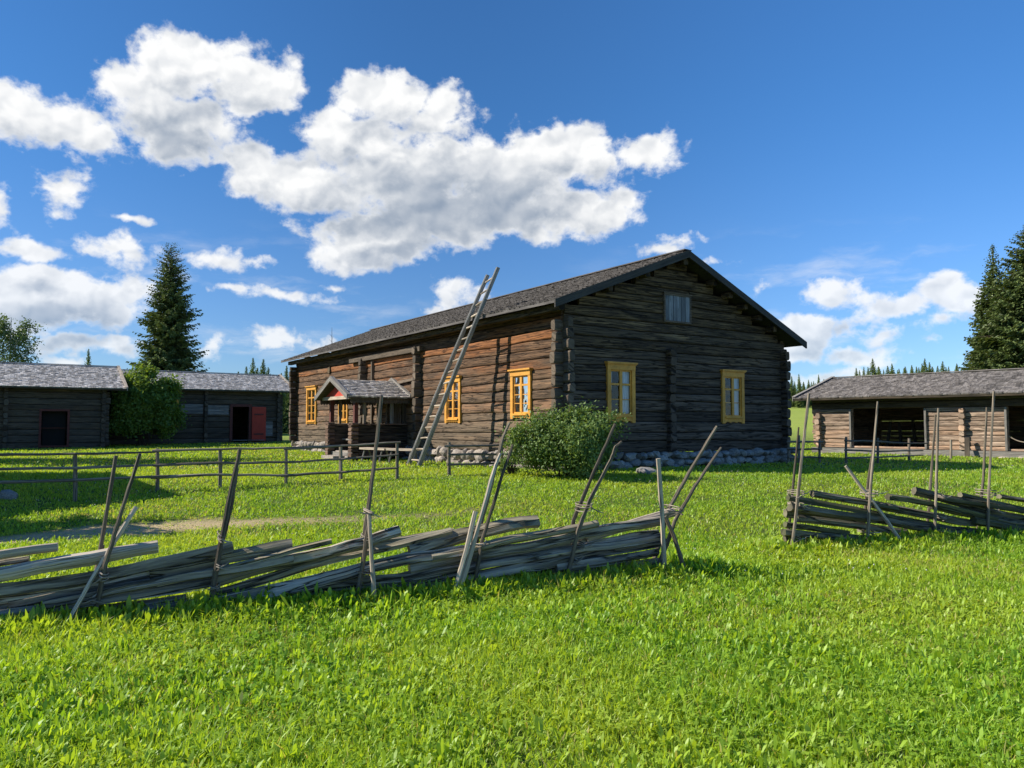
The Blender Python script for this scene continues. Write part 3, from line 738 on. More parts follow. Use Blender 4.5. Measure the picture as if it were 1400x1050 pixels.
# --- right open barn (C)
Oc = Vector((12.75, 32.2, 0)); wC = WF(Oc, (.66, -.75, 0), (-.75, -.66, 0)); N = wC.N
def sx(px, py=590): return sz(wC, px, py)[0]
op1 = (sx(1165), sx(1265)); op2 = (sx(1378), sx(1378)+3.0); LC = op2[1]+2.2
zbC, zoT = .46, 2.25
rc, wC = barn('open_barn', 'weathered log hay barn with wide open doorways on the right', Oc, (.66, -.75), LC, 5.9, zbC+.22, 2.74, 3.60,
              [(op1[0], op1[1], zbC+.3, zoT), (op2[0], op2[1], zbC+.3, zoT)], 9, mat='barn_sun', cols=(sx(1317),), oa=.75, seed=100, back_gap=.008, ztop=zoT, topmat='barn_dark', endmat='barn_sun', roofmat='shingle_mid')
b = MB(); b.box(wC.pt(-.2, -.1, zbC), wC.A*(LC+.4), wC.N*.22, up*.215, .7); b.build('sill_beam', M['plank_gray'], rc)
b = MB(); b.box(wC.pt(.2, -5.6, zbC+.19), wC.A*(LC-.4), wC.N*5.4, up*.06, .3); b.build('barn_floor', M['dark_in'], rc)
b = MB()
for s in (op1[0]-.07, op1[1]+.002, op2[0]-.07): b.box(wC.pt(s, .03, zbC+.24), up*(zoT-zbC-.26), wC.A*.068, wC.N*.07, .6)
b.build('door_post', M['plank_gray'], rc)
for s in (.2, sx(1322), sx(1372), sx(1400), LC-.3):
    b = MB(); rock(b, wC.pt(s, .02, .40), wC.A, wC.N, .28, .24, .14, random.random()); b.build('corner_stone', M['stone'], rc, True)
b = MB(); 
for k in range(5): b = MB(); b.box(wC.pt(op1[0]+.3+k*.5, -2.4-.2*k, zbC+.2), (wC.A*random.uniform(-.2, .2)+up*1.0).normalized()*random.uniform(.7, 1.2), wC.A*.12, wC.N*.04); b.build('stored_plank', M['barn_dark'], rc)
b = MB(); b.beam(wC.pt(op2[0]-.3, -2.5, 1.4), wC.pt(op2[1]+.3, -2.5, 1.45), .12, .12); b.build('hay_rack', M['barn_dark'], rc)
a_, b_ = wC.pt(op2[0]+.02, .02, sz(wC, 1379, 596)[1]), wC.pt(sx(1402), -.05, sz(wC, 1402, 605)[1]); n = 10
b = MB(); b.tube([a_.lerp(b_, i/n)-up*.05*math.sin(math.pi*i/n) for i in range(n+1)], .016, 5, .9); b.tube([b_, b_-up*.35], .02, 5, .9); b.build('bar_rope', M['rail_pale'], rc)
b = MB(); b.beam(wC.pt(sx(1327), .42, .44), wC.pt(sx(1325), .24, 1.15), .16, .05); tag(b.build('leaning_plank', M['pole']), 'short dark plank leaning by the centre post of the open barn', 'plank')
# --- unseen shed left of frame whose shadow crosses the yard
barn('log_shed', 'log shed standing outside the picture whose shadow falls across the yard', (-21.1, 13.6, 0), (1, -.12), 7.0, 5.4, .2, 3.4, 5.5, (), 8, seed=130, oa=.4)
# ------------------------------------------------------------------ LADDER
lad = empty('wooden_ladder', tuple(HA+VD*3.4-UD*2.3+up*zB), 'tall grey wooden ladder leaning against the long eave of the farmhouse', 'ladder')
fr_ = ground(572.4, 637); 
LQ = HA-UD*(oU+.10)+up*(zEl+.08); LN = VD.cross(LQ-fr_).normalized(); tr = on_plane(681, 366, fr_, LN)
off = VD*.66
def bend(a, c, k, n=10): return [a.lerp(c, i/n)+Vector((k*math.sin(math.pi*i/n), 0, 0)) for i in range(n+1)]
fl_ = fr_+off; fl_.z = gz(fl_.x, fl_.y)-.02; tl = tr+off*.82; tl.z -= .12; fr_.z -= .03
for a, c in ((fr_, tr), (fl_, tl)):
    b = MB(); n = 8; D = (c-a).normalized(); sd = VD; nn = D.cross(sd).normalized(); rg = []
    for i in range(n+1):
        p = a.lerp(c, i/n)+nn*.03*math.sin(math.pi*i/n); k = 1.22-.25*i/n
        rg.append([p+sd*x*k+nn*y*k for x, y in ((-.04, -.045), (-.04, .045), (-.01, .065), (.03, .05), (.045, 0), (.03, -.055))])
    b.rings(rg, random.random()); b.build('stile', M['ladder'], lad)
for i in range(17):
    t = (i+.55)/17.3; a = fl_.lerp(tl, t); c = fr_.lerp(tr, t+.004*math.sin(i)); d = (c-a).normalized()
    b = MB(); b.tube([a-d*.05, (a+c)/2+up*random.uniform(-.008, .008), c+d*.05], [.021, .026, .021], 7, None, .1); b.build('rung', M['rail_pale'], lad)
# ------------------------------------------------------------------ BENCHES beside the porch
def bench(px0, px1, py, dep, label, ht):
    p0, p1 = at_depth(px0, py, dep[0]), at_depth(px1, py, dep[1]); g0 = gz(p0.x, p0.y); root = empty('plank_bench', ((p0.x+p1.x)/2, (p0.y+p1.y)/2, g0), label, 'bench', 'plank benches beside the porch')
    z = g0+ht; p0.z = p1.z = z; D = (p1-p0).normalized(); S = D.cross(up)
    b = MB(); b.box(p0-S*.16, p1-p0, S*.32, up*.06, .8); b.build('seat', M['rail_pale'], root)
    for t in (.14, .84):
        c = p0.lerp(p1, t)
        for s in (-1, 1): 
            b = MB(); b.tube([c+S*s*.08-up*.01, c+S*s*.2-up*(ht+.02)], [.03, .035], 6); b.build('leg', M['plank_gray'], root)
bench(497, 531, 616.5, (24.6, 23.6), 'short pale plank bench next to the dark porch wall', .38)
bench(533, 571, 619, (23.6, 22.9), 'short pale plank bench just behind the foot of the ladder', .38)
# ------------------------------------------------------------------ ROCKS
for px, py, rx, rz, lab in ((12, 682, .20, .13, 'grey mossy boulder in the shaded grass under the rail fence at left'), (886, 648, .30, .13, 'low grey boulder lying in the grass before the gable footing')):
    p = ground(px, py); b = MB(); rock(b, p+up*rz*.35, Vector((1, 0, 0)), Vector((0, 1, 0)), rx, rx*.8, rz, .4); tag(b.build('rock', M['lichen_stone'], None, True), lab, 'rock')
# ------------------------------------------------------------------ POST AND RAIL FENCES IN THE YARD
def prf(posts, rails, label, r=.026, pr=.042):
    """posts: (px, py base, py top); rails: lists of (px, py) at post planes"""
    G = []
    for (px, py, pt_) in posts:
        g = ground(px, py); t = at_depth(px, pt_, g.y); G.append((px, g, t))
    root = empty('rail_fence', tuple(G[len(G)//2][1]), label, 'fence', 'low post and rail fences in the yard')
    for px, g, t in G:
        if -60 < px < 1460:
            b = MB(); m = g.lerp(t, .5)+Vector((random.uniform(-.01, .01), 0, 0)); b.tube([g-up*.1, g, m, t], [pr*1.0, pr*.95, pr*.9, pr*.85], 7, None, .12); b.build('post', M['postrail'], root)
    def dep(px):
        xs = [q[0] for q in G]
        if px <= xs[0]: i = 0
        elif px >= xs[-1]: i = len(xs)-2
        else: i = max(k for k in range(len(xs)-1) if xs[k] <= px)
        # intersect with the vertical plane through posts i,i+1
        A_, B_ = G[i][1], G[i+1][1]; n = (B_-A_).cross(up).normalized(); return A_, n
    for k, rl in enumerate(rails):
        pts = []
        for (px, py) in rl:
            A_, n = dep(px); sgn = 1 if n.y < 0 else -1
            pts.append(on_plane(px, py, A_+n*sgn*(.055), n))
        b = MB(); q = []
        for i in range(len(pts)-1):
            m = 4
            for j in range(m): q.append(pts[i].lerp(pts[i+1], j/m)+up*random.uniform(-.008, .008))
        q.append(pts[-1]); b.tube(q, [r*random.uniform(.9, 1.1)*(1.15-.35*i/len(q)) for i in range(len(q))], 6, None, .15); b.build('rail', M['postrail'], root)
prf([(-75, 690, 625), (103, 686, 622), (215, 671, 613), (301, 667, 615), (391, 661, 613), (466, 656.5, 610), (543, 655, 604)],
    [[(-75, 623), (103, 620.5), (212, 618)], [(208, 616.5), (301, 614), (391, 612.5)], [(388, 613.5), (466, 609.5), (548, 604.5)],
     [(-75, 642), (103, 640), (215, 636)], [(210, 636), (301, 633), (391, 632), (466, 628), (545, 621.5)],
     [(-75, 661), (103, 657), (240, 650.5)], [(206, 653), (301, 648.5), (391, 650.5)], [(384, 650.5), (466, 645.5), (543, 640)]],
    'long low grey post and rail fence across the yard on the left')
prf([(614, 650.5, 604.5), (686, 646, 607), (760, 645, 607)],
    [[(608, 610), (686, 608.5), (760, 607)], [(612, 621.5), (686, 621), (760, 620)], [(611, 635), (686, 633.5), (760, 633)]],
    'short rail fence between the ladder and the big round bush')
prf([(1078, 634, 597), (1092, 634, 595), (1120.5, 634, 600)], [[(1076, 604), (1125, 604)], [(1076, 614), (1124, 614)], [(1078, 625), (1125, 625.5)]],
    'very short rail fence ending at the right corner of the farmhouse')
prf([(1156.8, 635, 597), (1200, 633, 598.5), (1243, 630, 599.5), (1300, 628, 601)], [[(1155, 602.5), (1200, 603.5), (1243, 606), (1268, 606)], [(1155, 615.5), (1200, 617), (1262, 616)], [(1156, 626), (1200, 625), (1243, 623), (1262, 622)]],
    'short rail fence standing before the dark doorway of the open barn')
# ------------------------------------------------------------------ RUSTIC ROUNDPOLE FENCES IN FRONT
def plane_of(a, c): # two ground pixels -> plane
    A_, B_ = ground(*a), ground(*c); n = (B_-A_).cross(up).normalized()
    if n.y > 0: n = -n
    return A_, B_, n
def rail3(root, Pn, p0, p1, th, off, mat='rail', curve=0.0, flat=None, kids=None, n=9):
    A_, n_ = Pn; a = on_plane(*p0, A_+n_*off, n_); c = on_plane(*p1, A_+n_*off, n_); L = (c-a).length
    dep = (a.y+c.y)/2; rad = (max(th, 11.5)*1.22 if mat != 'rail_moss_shade' else max(th, 9)*1.05)*dep/F_PX/2
    m = max(6, int(L/.16)); pts = []; rr = []
    s1, s2 = random.random()*9, random.random()*9
    for i in range(m+1):
        t = i/m; w = .35*rad*(nz1(t*L*1.3, s1)*2)+.2*rad*nz1(t*L*5, s2)
        pts.append(a.lerp(c, t)+up*(w*(1.5 if mat != 'rail_moss_shade' else .8)+curve*math.sin(math.pi*t))+n_*rad*.8*nz1(t*L*1.1, s2+3)); rr.append(rad*(1.02-.12*t)*(1+.16*nz1(t*L*4, s1+2)))
    b = MB(); r_ = random.random(); b.tube(pts, rr, 8 if mat == 'rail_pale' else random.choice((5, 6, 7)), r_, .12 if mat == 'rail_pale' else .22, None if mat == 'rail_pale' else flat)
    for _ in range(2 if mat != 'rail_pale' else 0):   # split slivers standing off the cleft face
        i = random.randint(1, m-3); j = min(m, i+random.randint(2, 5)); o = n_*rad*.75+up*rad*random.uniform(-.5, .8)
        b.tube([pts[i]+o, pts[(i+j)//2]+o*1.12, pts[j]+o*random.uniform(1.1, 1.5)], [rad*.08, rad*.16, rad*.04], 4, min(1, r_+.25), .3)
    return b.build('rail', M[mat], root)
def pole3(root, Pn, pts, w0, w1, off, mat='pole', name='stake', lean=0.0):
    """pixel polyline from base to tip in a vertical plane off the fence"""
    A_, n_ = Pn; P = []
    n = len(pts)
    for i, p in enumerate(pts):
        t = math.dist(p, pts[0])/math.dist(pts[-1], pts[0]); P.append(on_plane(*p, A_+n_*(off+lean*t), n_))
    Q = []; m = 5
    for i in range(n-1):
        for j in range(m): Q.append(P[i].lerp(P[i+1], j/m)+Vector((random.uniform(-.003, .003), 0, 0)))
    Q.append(P[-1]); dep = P[0].y; k = len(Q)-1
    b = MB(); b.tube(Q, [(w0+(w1-w0)*i/k)*dep/F_PX/2*.92*random.uniform(.9, 1.1) for i in range(k+1)], 7, None, .12); return b.build(name, M[mat], root)
def tie3(root, Pn, px, py, wpx, hpx, offs=(-.1, .12)):
    A_, n_ = Pn; c = on_plane(px, py, A_, n_); sc_ = c.y/F_PX; b = MB(); al = n_.cross(up).normalized()
    for k in range(3):
        z = (k-1)*hpx*.2*sc_; tilt = random.uniform(-.7, .7); pts = []; ra = wpx*sc_*.33*random.uniform(.85, 1.1); rn = (offs[1]-offs[0])/2
        for i in range(13):
            t = 2*math.pi*i/12; pts.append(c+al*ra*math.cos(t)+n_*((offs[0]+offs[1])/2+rn*math.sin(t))+up*(z+tilt*ra*math.cos(t)))
        b.tube(pts, .006, 5, None, .2)
    for k in range(2): # loose ends
        d = al*random.choice((-1, 1))*random.uniform(.8, 1.4)+up*random.uniform(-.7, .5); q = c+n_*offs[1]
        b.tube([q, q+d*wpx*sc_*.5, q+d*wpx*sc_*.8+up*.01], [.006, .006, .003], 5, None, .2)
    b.build('withe_binding', M['tie'], root)
GA, GB, GN = plane_of((110, 853), (905, 784)); PL = (GA, GN)
fA = empty('roundpole_fence', tuple(GA.lerp(GB, .5)), 'long grey split rail fence with leaning stakes across the left foreground', 'fence', 'old roundpole fences in the foreground')
left_rails = [((-160, 787), (79, 747.5), 10, -.05, 'rail_pale'), ((-200, 818), (216, 750), 15, .03, 'rail_pale'), ((-180, 838), (319, 749.5), 15, .0, 'rail'), ((-120, 842), (352, 757), 12, -.05, 'rail'),
    ((60, 829), (401, 761), 14, .05, 'rail'), ((-190, 868), (292, 800), 13, .03, 'rail'), ((-160, 885), (255, 822), 15, -.02, 'rail'), ((190, 838), (362, 803), 10, .06, 'rail'),
    ((205, 783), (399, 741.5), 14, -.03, 'rail'), ((215, 797), (453, 741), 10, .05, 'rail'), ((296, 797), (546, 722), 15, .0, 'rail'), ((290, 810), (617, 726), 13, -.06, 'rail'),
    ((285, 824), (640, 748), 16, .04, 'rail'), ((430, 800), (568, 756), 6, -.09, 'rail_pale'), ((330, 828), (645, 772), 16, .0, 'rail'), ((440, 824), (650, 785), 13, .05, 'rail'), ((150, 850), (420, 815), 12, -.05, 'rail'),
    ((560, 750), (735, 713), 17, -.04, 'rail'), ((590, 760), (817, 715), 13, .05, 'rail'), ((560, 778), (908, 709.5), 14, .0, 'rail'), ((800, 733), (921, 697), 9, -.07, 'rail_pale'),
    ((630, 780), (903, 735), 13, .04, 'rail'), ((590, 799), (912, 741), 14, -.03, 'rail'), ((760, 776), (898, 755), 10, .05, 'rail'), ((770, 786), (899, 765), 10, .0, 'rail'),
    ((600, 803), (780, 764), 13, .04, 'rail'), ((590, 820), (760, 778), 12, -.04, 'rail'), ((500, 832), (700, 798), 12, .02, 'rail'), ((-200, 800), (40, 765), 11, -.1, 'rail'), ((-150, 856), (140, 812), 10, -.09, 'rail')]
for (p0, p1, th, of_, mt) in left_rails:
    rail3(fA, PL, p0, p1, th, of_, mt, flat=random.choice((None, .55, .8)), curve=random.uniform(-.015, .015))
for i in range(0, 26, 3):  # second layer of rails standing behind the first, between the stake pairs
    x0_ = -200+i*38+random.uniform(-15, 15); fr0 = (GA.x, ); yb = 868-(x0_/905)*84; hh_ = (112-32*max(0, x0_)/905); yo = yb-hh_*random.uniform(.12, .62); ln = random.uniform(150, 330); x1_ = min(900, x0_+ln)
    if x1_-x0_ < 90: continue
    rail3(fA, PL, (x0_, yo), (x1_, yo-(x1_-x0_)*random.uniform(.17, .22)), random.uniform(10, 15), random.choice((-.10, -.06, -.08)), 'rail', flat=random.choice((None, .6)))
P_ = lambda *a, **k: pole3(fA, PL, *a, **k)
P_([(122, 862), (137, 752), (158.6, 623)], 7.5, 5.5, -.12); P_([(125, 862), (143, 774), (166, 700), (191.5, 620)], 8, 5, .11)
P_([(76, 881), (135, 775), (186, 693)], 6.5, 7.5, .30, mat='rail_pale', name='brace', lean=-.38)
P_([(133, 858), (128, 800), (140, 745)], 9, 7, -.13)
P_([(287, 835), (297, 771), (312, 690), (328, 614)], 8, 5.5, .11); P_([(296, 838), (302, 750), (317, 690), (325, 640)], 7, 4, -.12)
P_([(492, 815), (500, 721), (511, 640), (522, 541)], 8, 5, -.11); P_([(488, 818), (498, 760), (506, 706)], 8, 6, .12)
P_([(513.5, 846), (508, 760), (504.5, 702)], 7.5, 5.5, .26, mat='rail_pale', name='brace', lean=-.12)
P_([(634, 806), (654, 731), (681, 625), (688, 596), (697, 578)], 7, 3.5, -.12); P_([(648, 800), (659, 740), (685, 655), (701, 608)], 7, 4, .12)
P_([(627, 812), (650, 735), (676, 640), (684, 620)], 8, 5, .20, mat='rail_pale', name='brace', lean=-.12); P_([(620, 812), (634, 765), (650, 699)], 8.5, 7, .20, mat='rail_pale', name='brace', lean=-.05)
P_([(772, 788), (784, 711), (812, 645), (841, 580)], 7, 4.5, -.12); P_([(775, 790), (790, 725), (806, 684), (836, 627), (841, 611), (850, 604)], 7, 4, .12)
P_([(893, 770), (916, 692), (948, 636), (980, 583)], 7, 4.5, -.12); P_([(900, 775), (923, 712), (950, 665), (986, 612)], 7, 4, .12)
P_([(909, 781), (905, 700), (900, 627)], 8, 7, .2, mat='rail_pale', name='brace'); P_([(935, 777), (922, 735), (909, 706)], 7, 6, .24, name='brace', lean=-.1)
for t in ((143, 785, 18, 22), (302, 734, 13, 20), (299, 772, 15, 14), (504, 700, 15, 10), (500, 735, 14, 14), (654, 742, 22, 12), (798, 692, 22, 16), (788, 745, 16, 14), (921, 697, 22, 18), (296, 800, 14, 14), (497, 780, 14, 14), (780, 765, 14, 12), (130, 815, 18, 20)):
    tie3(fA, PL, *t, offs=(-.16, .16))
GA2, GB2, GN2 = plane_of((1084, 753), (1400, 734)); PR = (GA2, GN2)
fB = empty('roundpole_fence', tuple(GA2.lerp(GB2, .5)), 'shorter grey split rail fence with tall thin stakes at the right', 'fence', 'old roundpole fences in the foreground')
right_rails = [((1111, 675), (1226, 694), 10, .0), ((1213, 681), (1360, 711), 13, .03), ((1077, 681), (1300, 724), 9, -.04), ((1080, 694), (1360, 736), 12, .04), ((1088, 709), (1240, 728), 9, -.05),
    ((1071, 728), (1290, 744), 12, .04), ((1072, 739), (1200, 752), 11, -.02), ((1072, 746), (1130, 755), 9, .05), ((1249, 671), (1370, 706), 10, -.05), ((1288, 681), (1480, 712), 11, .05), ((1314, 678), (1440, 706), 8, -.03),
    ((1366, 679), (1500, 703), 9, -.07), ((1275, 694), (1480, 730), 12, .0), ((1270, 722), (1480, 753), 11, .03), ((1345, 697), (1500, 728), 11, -.03), ((1200, 712), (1400, 742), 10, -.02), ((1074, 702), (1180, 716), 9, -.08), ((1073, 718), (1160, 728), 8, .0), ((1250, 738), (1420, 752), 10, -.03),
    ((1190, 690), (1330, 716), 12, -.05), ((1330, 712), (1490, 742), 12, .05), ((1160, 735), (1300, 752), 11, .0)]
for (p0, p1, th, of_) in right_rails: rail3(fB, PR, p0, p1, th, of_, 'rail_moss_shade', flat=random.choice((None, .55, .8)), curve=random.uniform(-.02, .02))
P_ = lambda *a, **k: pole3(fB, PR, *a, **k)
P_([(1082, 752), (1089, 700), (1098, 610), (1106, 538)], 5, 3.6, .12, mat='postrail'); P_([(1075, 752), (1083, 680), (1092, 584)], 5, 2.6, -.12)
P_([(1186, 738), (1190, 670), (1200, 549)], 5, 3, .12, mat='postrail'); P_([(1178, 745), (1187, 660), (1196, 600)], 5, 3.4, -.12)
P_([(1278, 742), (1280, 665), (1283, 558)], 4.6, 3, .12, mat='postrail'); P_([(1266, 745), (1272, 660), (1279, 567)], 4.6, 3, -.12)
P_([(1350, 745), (1352, 670), (1359, 535)], 5, 3.6, .12, mat='postrail'); P_([(1334, 745), (1344, 660), (1349, 557)], 5, 2.8, -.12)
P_([(1412, 745), (1416, 670), (1421, 560)], 5, 3.4, .12); P_([(1405, 745), (1409, 660), (1412, 570)], 5, 3, -.12)
P_([(1249, 764), (1205, 702), (1156, 637)], 6, 4.5, .3, mat='rail_pale', name='brace', lean=-.45)
for t in ((1088, 674, 15, 14), (1088, 690, 12, 10), (1188, 674, 15, 10), (1184, 726, 12, 12), (1280, 679, 13, 8), (1348, 673, 18, 16), (1352, 697, 12, 8), (1083, 735, 12, 14), (1273, 725, 12, 12), (1280, 707, 12, 12), (1415, 678, 16, 12)):
    tie3(fB, PR, *t, offs=(-.16, .16))
# ------------------------------------------------------------------ GROUND
def ground_mesh():
    ys = np.concatenate([np.arange(-12, 2, 1.0), np.arange(2, 22, .22), np.arange(22, 60, 1.0), np.arange(60, 160, 3.0), np.array([170, 200, 260, 400, 800, 2000.])])
    xs = np.concatenate([-np.array([2000, 800, 400, 200, 120.]), np.arange(-90, -24, 4.0), np.arange(-24, -14, 1.), np.arange(-14, 14, .3), np.arange(14, 28, 1.), np.arange(28, 92, 4.0), np.array([120, 200, 400, 800, 2000.])])
    X, Y = np.meshgrid(xs, ys); Z = gzn(X, Y)+.015*(vn(X*2.2, Y*2.2)-.5)*(Y < 60)+.25*(vn(X*.06, Y*.06)-.5)*smn(Y, 40, 70)
    V = np.stack([X.ravel(), Y.ravel(), Z.ravel()], 1); nx = len(xs); ny = len(ys)
    i = np.arange(nx*ny).reshape(ny, nx); a, b, c, d = i[:-1, :-1].ravel(), i[:-1, 1:].ravel(), i[1:, 1:].ravel(), i[1:, :-1].ravel()
    T = np.concatenate([np.stack([a, b, c], 1), np.stack([a, c, d], 1)])
    m, t, bs = newmat('ground_turf'); pos = t.new('ShaderNodeNewGeometry').outputs['Position']
    n1 = t.noise(pos, .35, 4, .6); n2 = t.noise(pos, 9, 5, .7); n3 = t.noise(pos, 60, 3, .7)
    g = t.mix(t.maprange(n1, .35, .65), (.06, .11, .010), (.10, .145, .018)); g = t.mix(t.maprange(n2, .3, .7, 0, .6), g, (.15, .17, .05))
    g = t.mix(t.maprange(n3, .4, .7, 0, .5), g, (.03, .055, .01))
    sep = t.new('ShaderNodeSeparateXYZ'); t.link(pos, sep.inputs[0])
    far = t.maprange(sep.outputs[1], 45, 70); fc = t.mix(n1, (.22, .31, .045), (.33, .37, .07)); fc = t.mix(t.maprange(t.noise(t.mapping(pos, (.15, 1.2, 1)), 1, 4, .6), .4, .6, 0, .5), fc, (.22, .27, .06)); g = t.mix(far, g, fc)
    pm = t.attr('kind2'); path = t.mix(t.maprange(n3, .3, .7), (.34, .25, .13), (.60, .47, .28)); g = t.mix(pm, g, path)
    t.link(g, bs.inputs['Base Color']); bs.inputs['Roughness'].default_value = .95; bs.inputs['Specular IOR Level'].default_value = .15
    bp = t.new('ShaderNodeBump'); bp.inputs['Strength'].default_value = .8; bp.inputs['Distance'].default_value = .04; t.link(t.math('ADD', n2, t.math('MULTIPLY', n3, .5)), bp.inputs['Height']); t.link(bp.outputs[0], bs.inputs['Normal'])
    pmv = pathmask(X.ravel(), Y.ravel())
    o = np_mesh('ground', V, T, np.zeros(len(V)), m, extra=pmv); o.data.polygons.foreach_set('use_smooth', [True]*len(o.data.polygons)); o['kind'] = 'structure'; return o
PTH = [ground(-120, 752), ground(0, 739), ground(90, 731), ground(180, 725), ground(270, 719), ground(370, 714), ground(480, 710), ground(600, 704), ground(700, 690)]
PWD = [.46, .50, .48, .44, .38, .32, .24, .15, .08]
PST = [1, 1, 1, 1, .9, .75, .5, .35, .2]
def pathmask(x, y):
    m = np.zeros_like(x, dtype=float)
    for i in range(len(PTH)-1):
        a, b = PTH[i], PTH[i+1]; dx, dy = b.x-a.x, b.y-a.y; L2 = dx*dx+dy*dy
        t = np.clip(((x-a.x)*dx+(y-a.y)*dy)/L2, 0, 1); d = np.hypot(x-a.x-t*dx, y-a.y-t*dy)
        w = PWD[i]*(1-t)+PWD[i+1]*t; st = PST[i]*(1-t)+PST[i+1]*t
        w = w*(.7+.8*vn(x*2.3+9, y*2.3)); m = np.maximum(m, (1-smn(d, w*.45, w*1.7))*st)
    return m
gnd = ground_mesh()
# ------------------------------------------------------------------ GRASS
def inbox(x, y, O, A, N, L, D, m=0.0):
    s = (x-O.x)*A.x+(y-O.y)*A.y; n = (x-O.x)*N.x+(y-O.y)*N.y; return (s > -m) & (s < L+m) & (n < m) & (n > -D-m)
def keep(x, y):
    k = ~inbox(x, y, HA, UD, -VD, W_, L_, .05); k &= ~inbox(x, y, wA.O, wA.A, wA.N, LA, 5.9); k &= ~inbox(x, y, wB.O, wB.A, wB.N, LB, 5.8); k &= ~inbox(x, y, wC.O, wC.A, wC.N, LC, 5.9)
    po = HA+VD*8.62-UD*1.95; k &= ~inbox(x, y, po, VD, -UD, 2.2, 1.95)
    return k
def scatter(n, d0, d1, p=1.0, wid=.78, pad=1.5, rs=RN):
    d = (d0**p+(d1**p-d0**p)*rs.rand(n))**(1/p); x = (rs.rand(n)*2-1)*(d*wid+pad); k = keep(x, d); return x[k], d[k]
def tallness(x, y):
    """unmown strips along the foreground fences"""
    t = np.zeros_like(x)
    for A_, B_, ext in ((GA, GB, (-.6, 1.06)), (GA2, GB2, (-.05, 1.6))):
        dx, dy = B_.x-A_.x, B_.y-A_.y; L2 = dx*dx+dy*dy; s = np.clip(((x-A_.x)*dx+(y-A_.y)*dy)/L2, *ext)
        d = np.hypot(x-A_.x-s*dx, y-A_.y-s*dy); t = np.maximum(t, 1-smn(d, .15, .75))
    return t
def blades(x, y, h, w, lean, rnd, kind, rs=RN, curl=.5):
    n = len(x); z = gzn(x, y)-.01; az = rs.rand(n)*2*np.pi; la = rs.rand(n)*2*np.pi
    wx, wy = np.cos(az)*w/2, np.sin(az)*w/2; lx, ly = np.cos(la)*lean*h, np.sin(la)*lean*h
    B = np.stack([x, y, z], 1); W3 = np.stack([wx, wy, np.zeros(n)], 1)
    M1 = B+np.stack([lx*.35, ly*.35, h*.5], 1); T_ = B+np.stack([lx, ly, h*(1-.35*np.minimum(lean, 1))], 1)
    V = np.empty((n, 5, 3)); V[:, 0] = B-W3*.8; V[:, 1] = B+W3*.8; V[:, 2] = M1+W3; V[:, 3] = M1-W3; V[:, 4] = T_
    i = (np.arange(n)*5)[:, None]; T = np.concatenate([i+[0, 1, 2], i+[0, 2, 3], i+[3, 2, 4]])
    return V.reshape(-1, 3), T, np.repeat(rnd, 5), np.repeat(kind, 5)
def leaves(x, y, z, L, w, az, pitch, rnd, kind, rs=RN):
    """broad leaf: base, two widenings, tip"""
    n = len(x); c, s = np.cos(az), np.sin(az); D = np.stack([c*np.cos(pitch), s*np.cos(pitch), np.sin(pitch)], 1); S = np.stack([-s, c, np.zeros(n)], 1)
    dr = rs.uniform(.05, .4, n)[:, None]*np.array([0, 0, 1]); B = np.stack([x, y, z], 1); L = L[:, None]; w = w[:, None]; rl = rs.uniform(-.5, .5, (n, 1))*np.array([0, 0, 1])
    V = np.empty((n, 7, 3)); V[:, 0] = B; a = B+D*L*.35; b = B+D*L*.72-dr*L*.35
    V[:, 1] = a-S*w*.36-rl*w*.3; V[:, 2] = a+S*w*.36+rl*w*.3; V[:, 3] = b-S*w*.5-rl*w*.4; V[:, 4] = b+S*w*.5+rl*w*.4; V[:, 5] = B+D*L*.93-dr*L*.8; V[:, 5] -= S*w*.18; V[:, 6] = B+D*L-dr*L
    i = (np.arange(n)*7)[:, None]; T = np.concatenate([i+[0, 2, 1], i+[1, 2, 4], i+[1, 4, 3], i+[3, 4, 5], i+[5, 4, 6]])
    return V.reshape(-1, 3), T, np.repeat(rnd, 7), np.repeat(kind, 7)
def join(parts):
    V, T, R_, K = [], [], [], []; o = 0
    for v, t, r, k in parts: V.append(v); T.append(t+o); R_.append(r); K.append(k); o += len(v)
    return np.concatenate(V), np.concatenate(T), np.concatenate(R_), np.concatenate(K)
GP = []
GQ = globals().get('GRASS_Q', 1.0)
for (n, d0, d1, hh, ww, p) in ((150000, 2.4, 6, .085, .0085, 1.5), (160000, 6, 11, .075, .012, 1.5), (150000, 11, 20, .065, .017, 1.4), (120000, 20, 48, .075, .035, 1.4)):
    x, y = scatter(int(n*GQ), d0, d1, p); cl = vn(x*1.6, y*1.6)*.6+vn(x*4.5, y*4.5)*.4; tl = tallness(x, y); pm = pathmask(x, y)
    k = RN.rand(len(x)) > pm*.9; x, y, cl, tl, pm = x[k], y[k], cl[k], tl[k], pm[k]
    m = len(x); h = hh*(.55+.9*cl)*RN.uniform(.5, 1.3, m)*(1+1.2*tl)*(1-.55*pm); dry = ((RN.rand(m) < .05+.16*(vn(x*.6+4, y*.6) > .62)+.35*pm)).astype(float)*RN.uniform(.5, 1, m)
    GP.append(blades(x, y, h, ww*RN.uniform(.7, 1.3, m), RN.uniform(.1, .9, m), np.clip(cl*.5+RN.rand(m)*.6, 0, 1), dry))
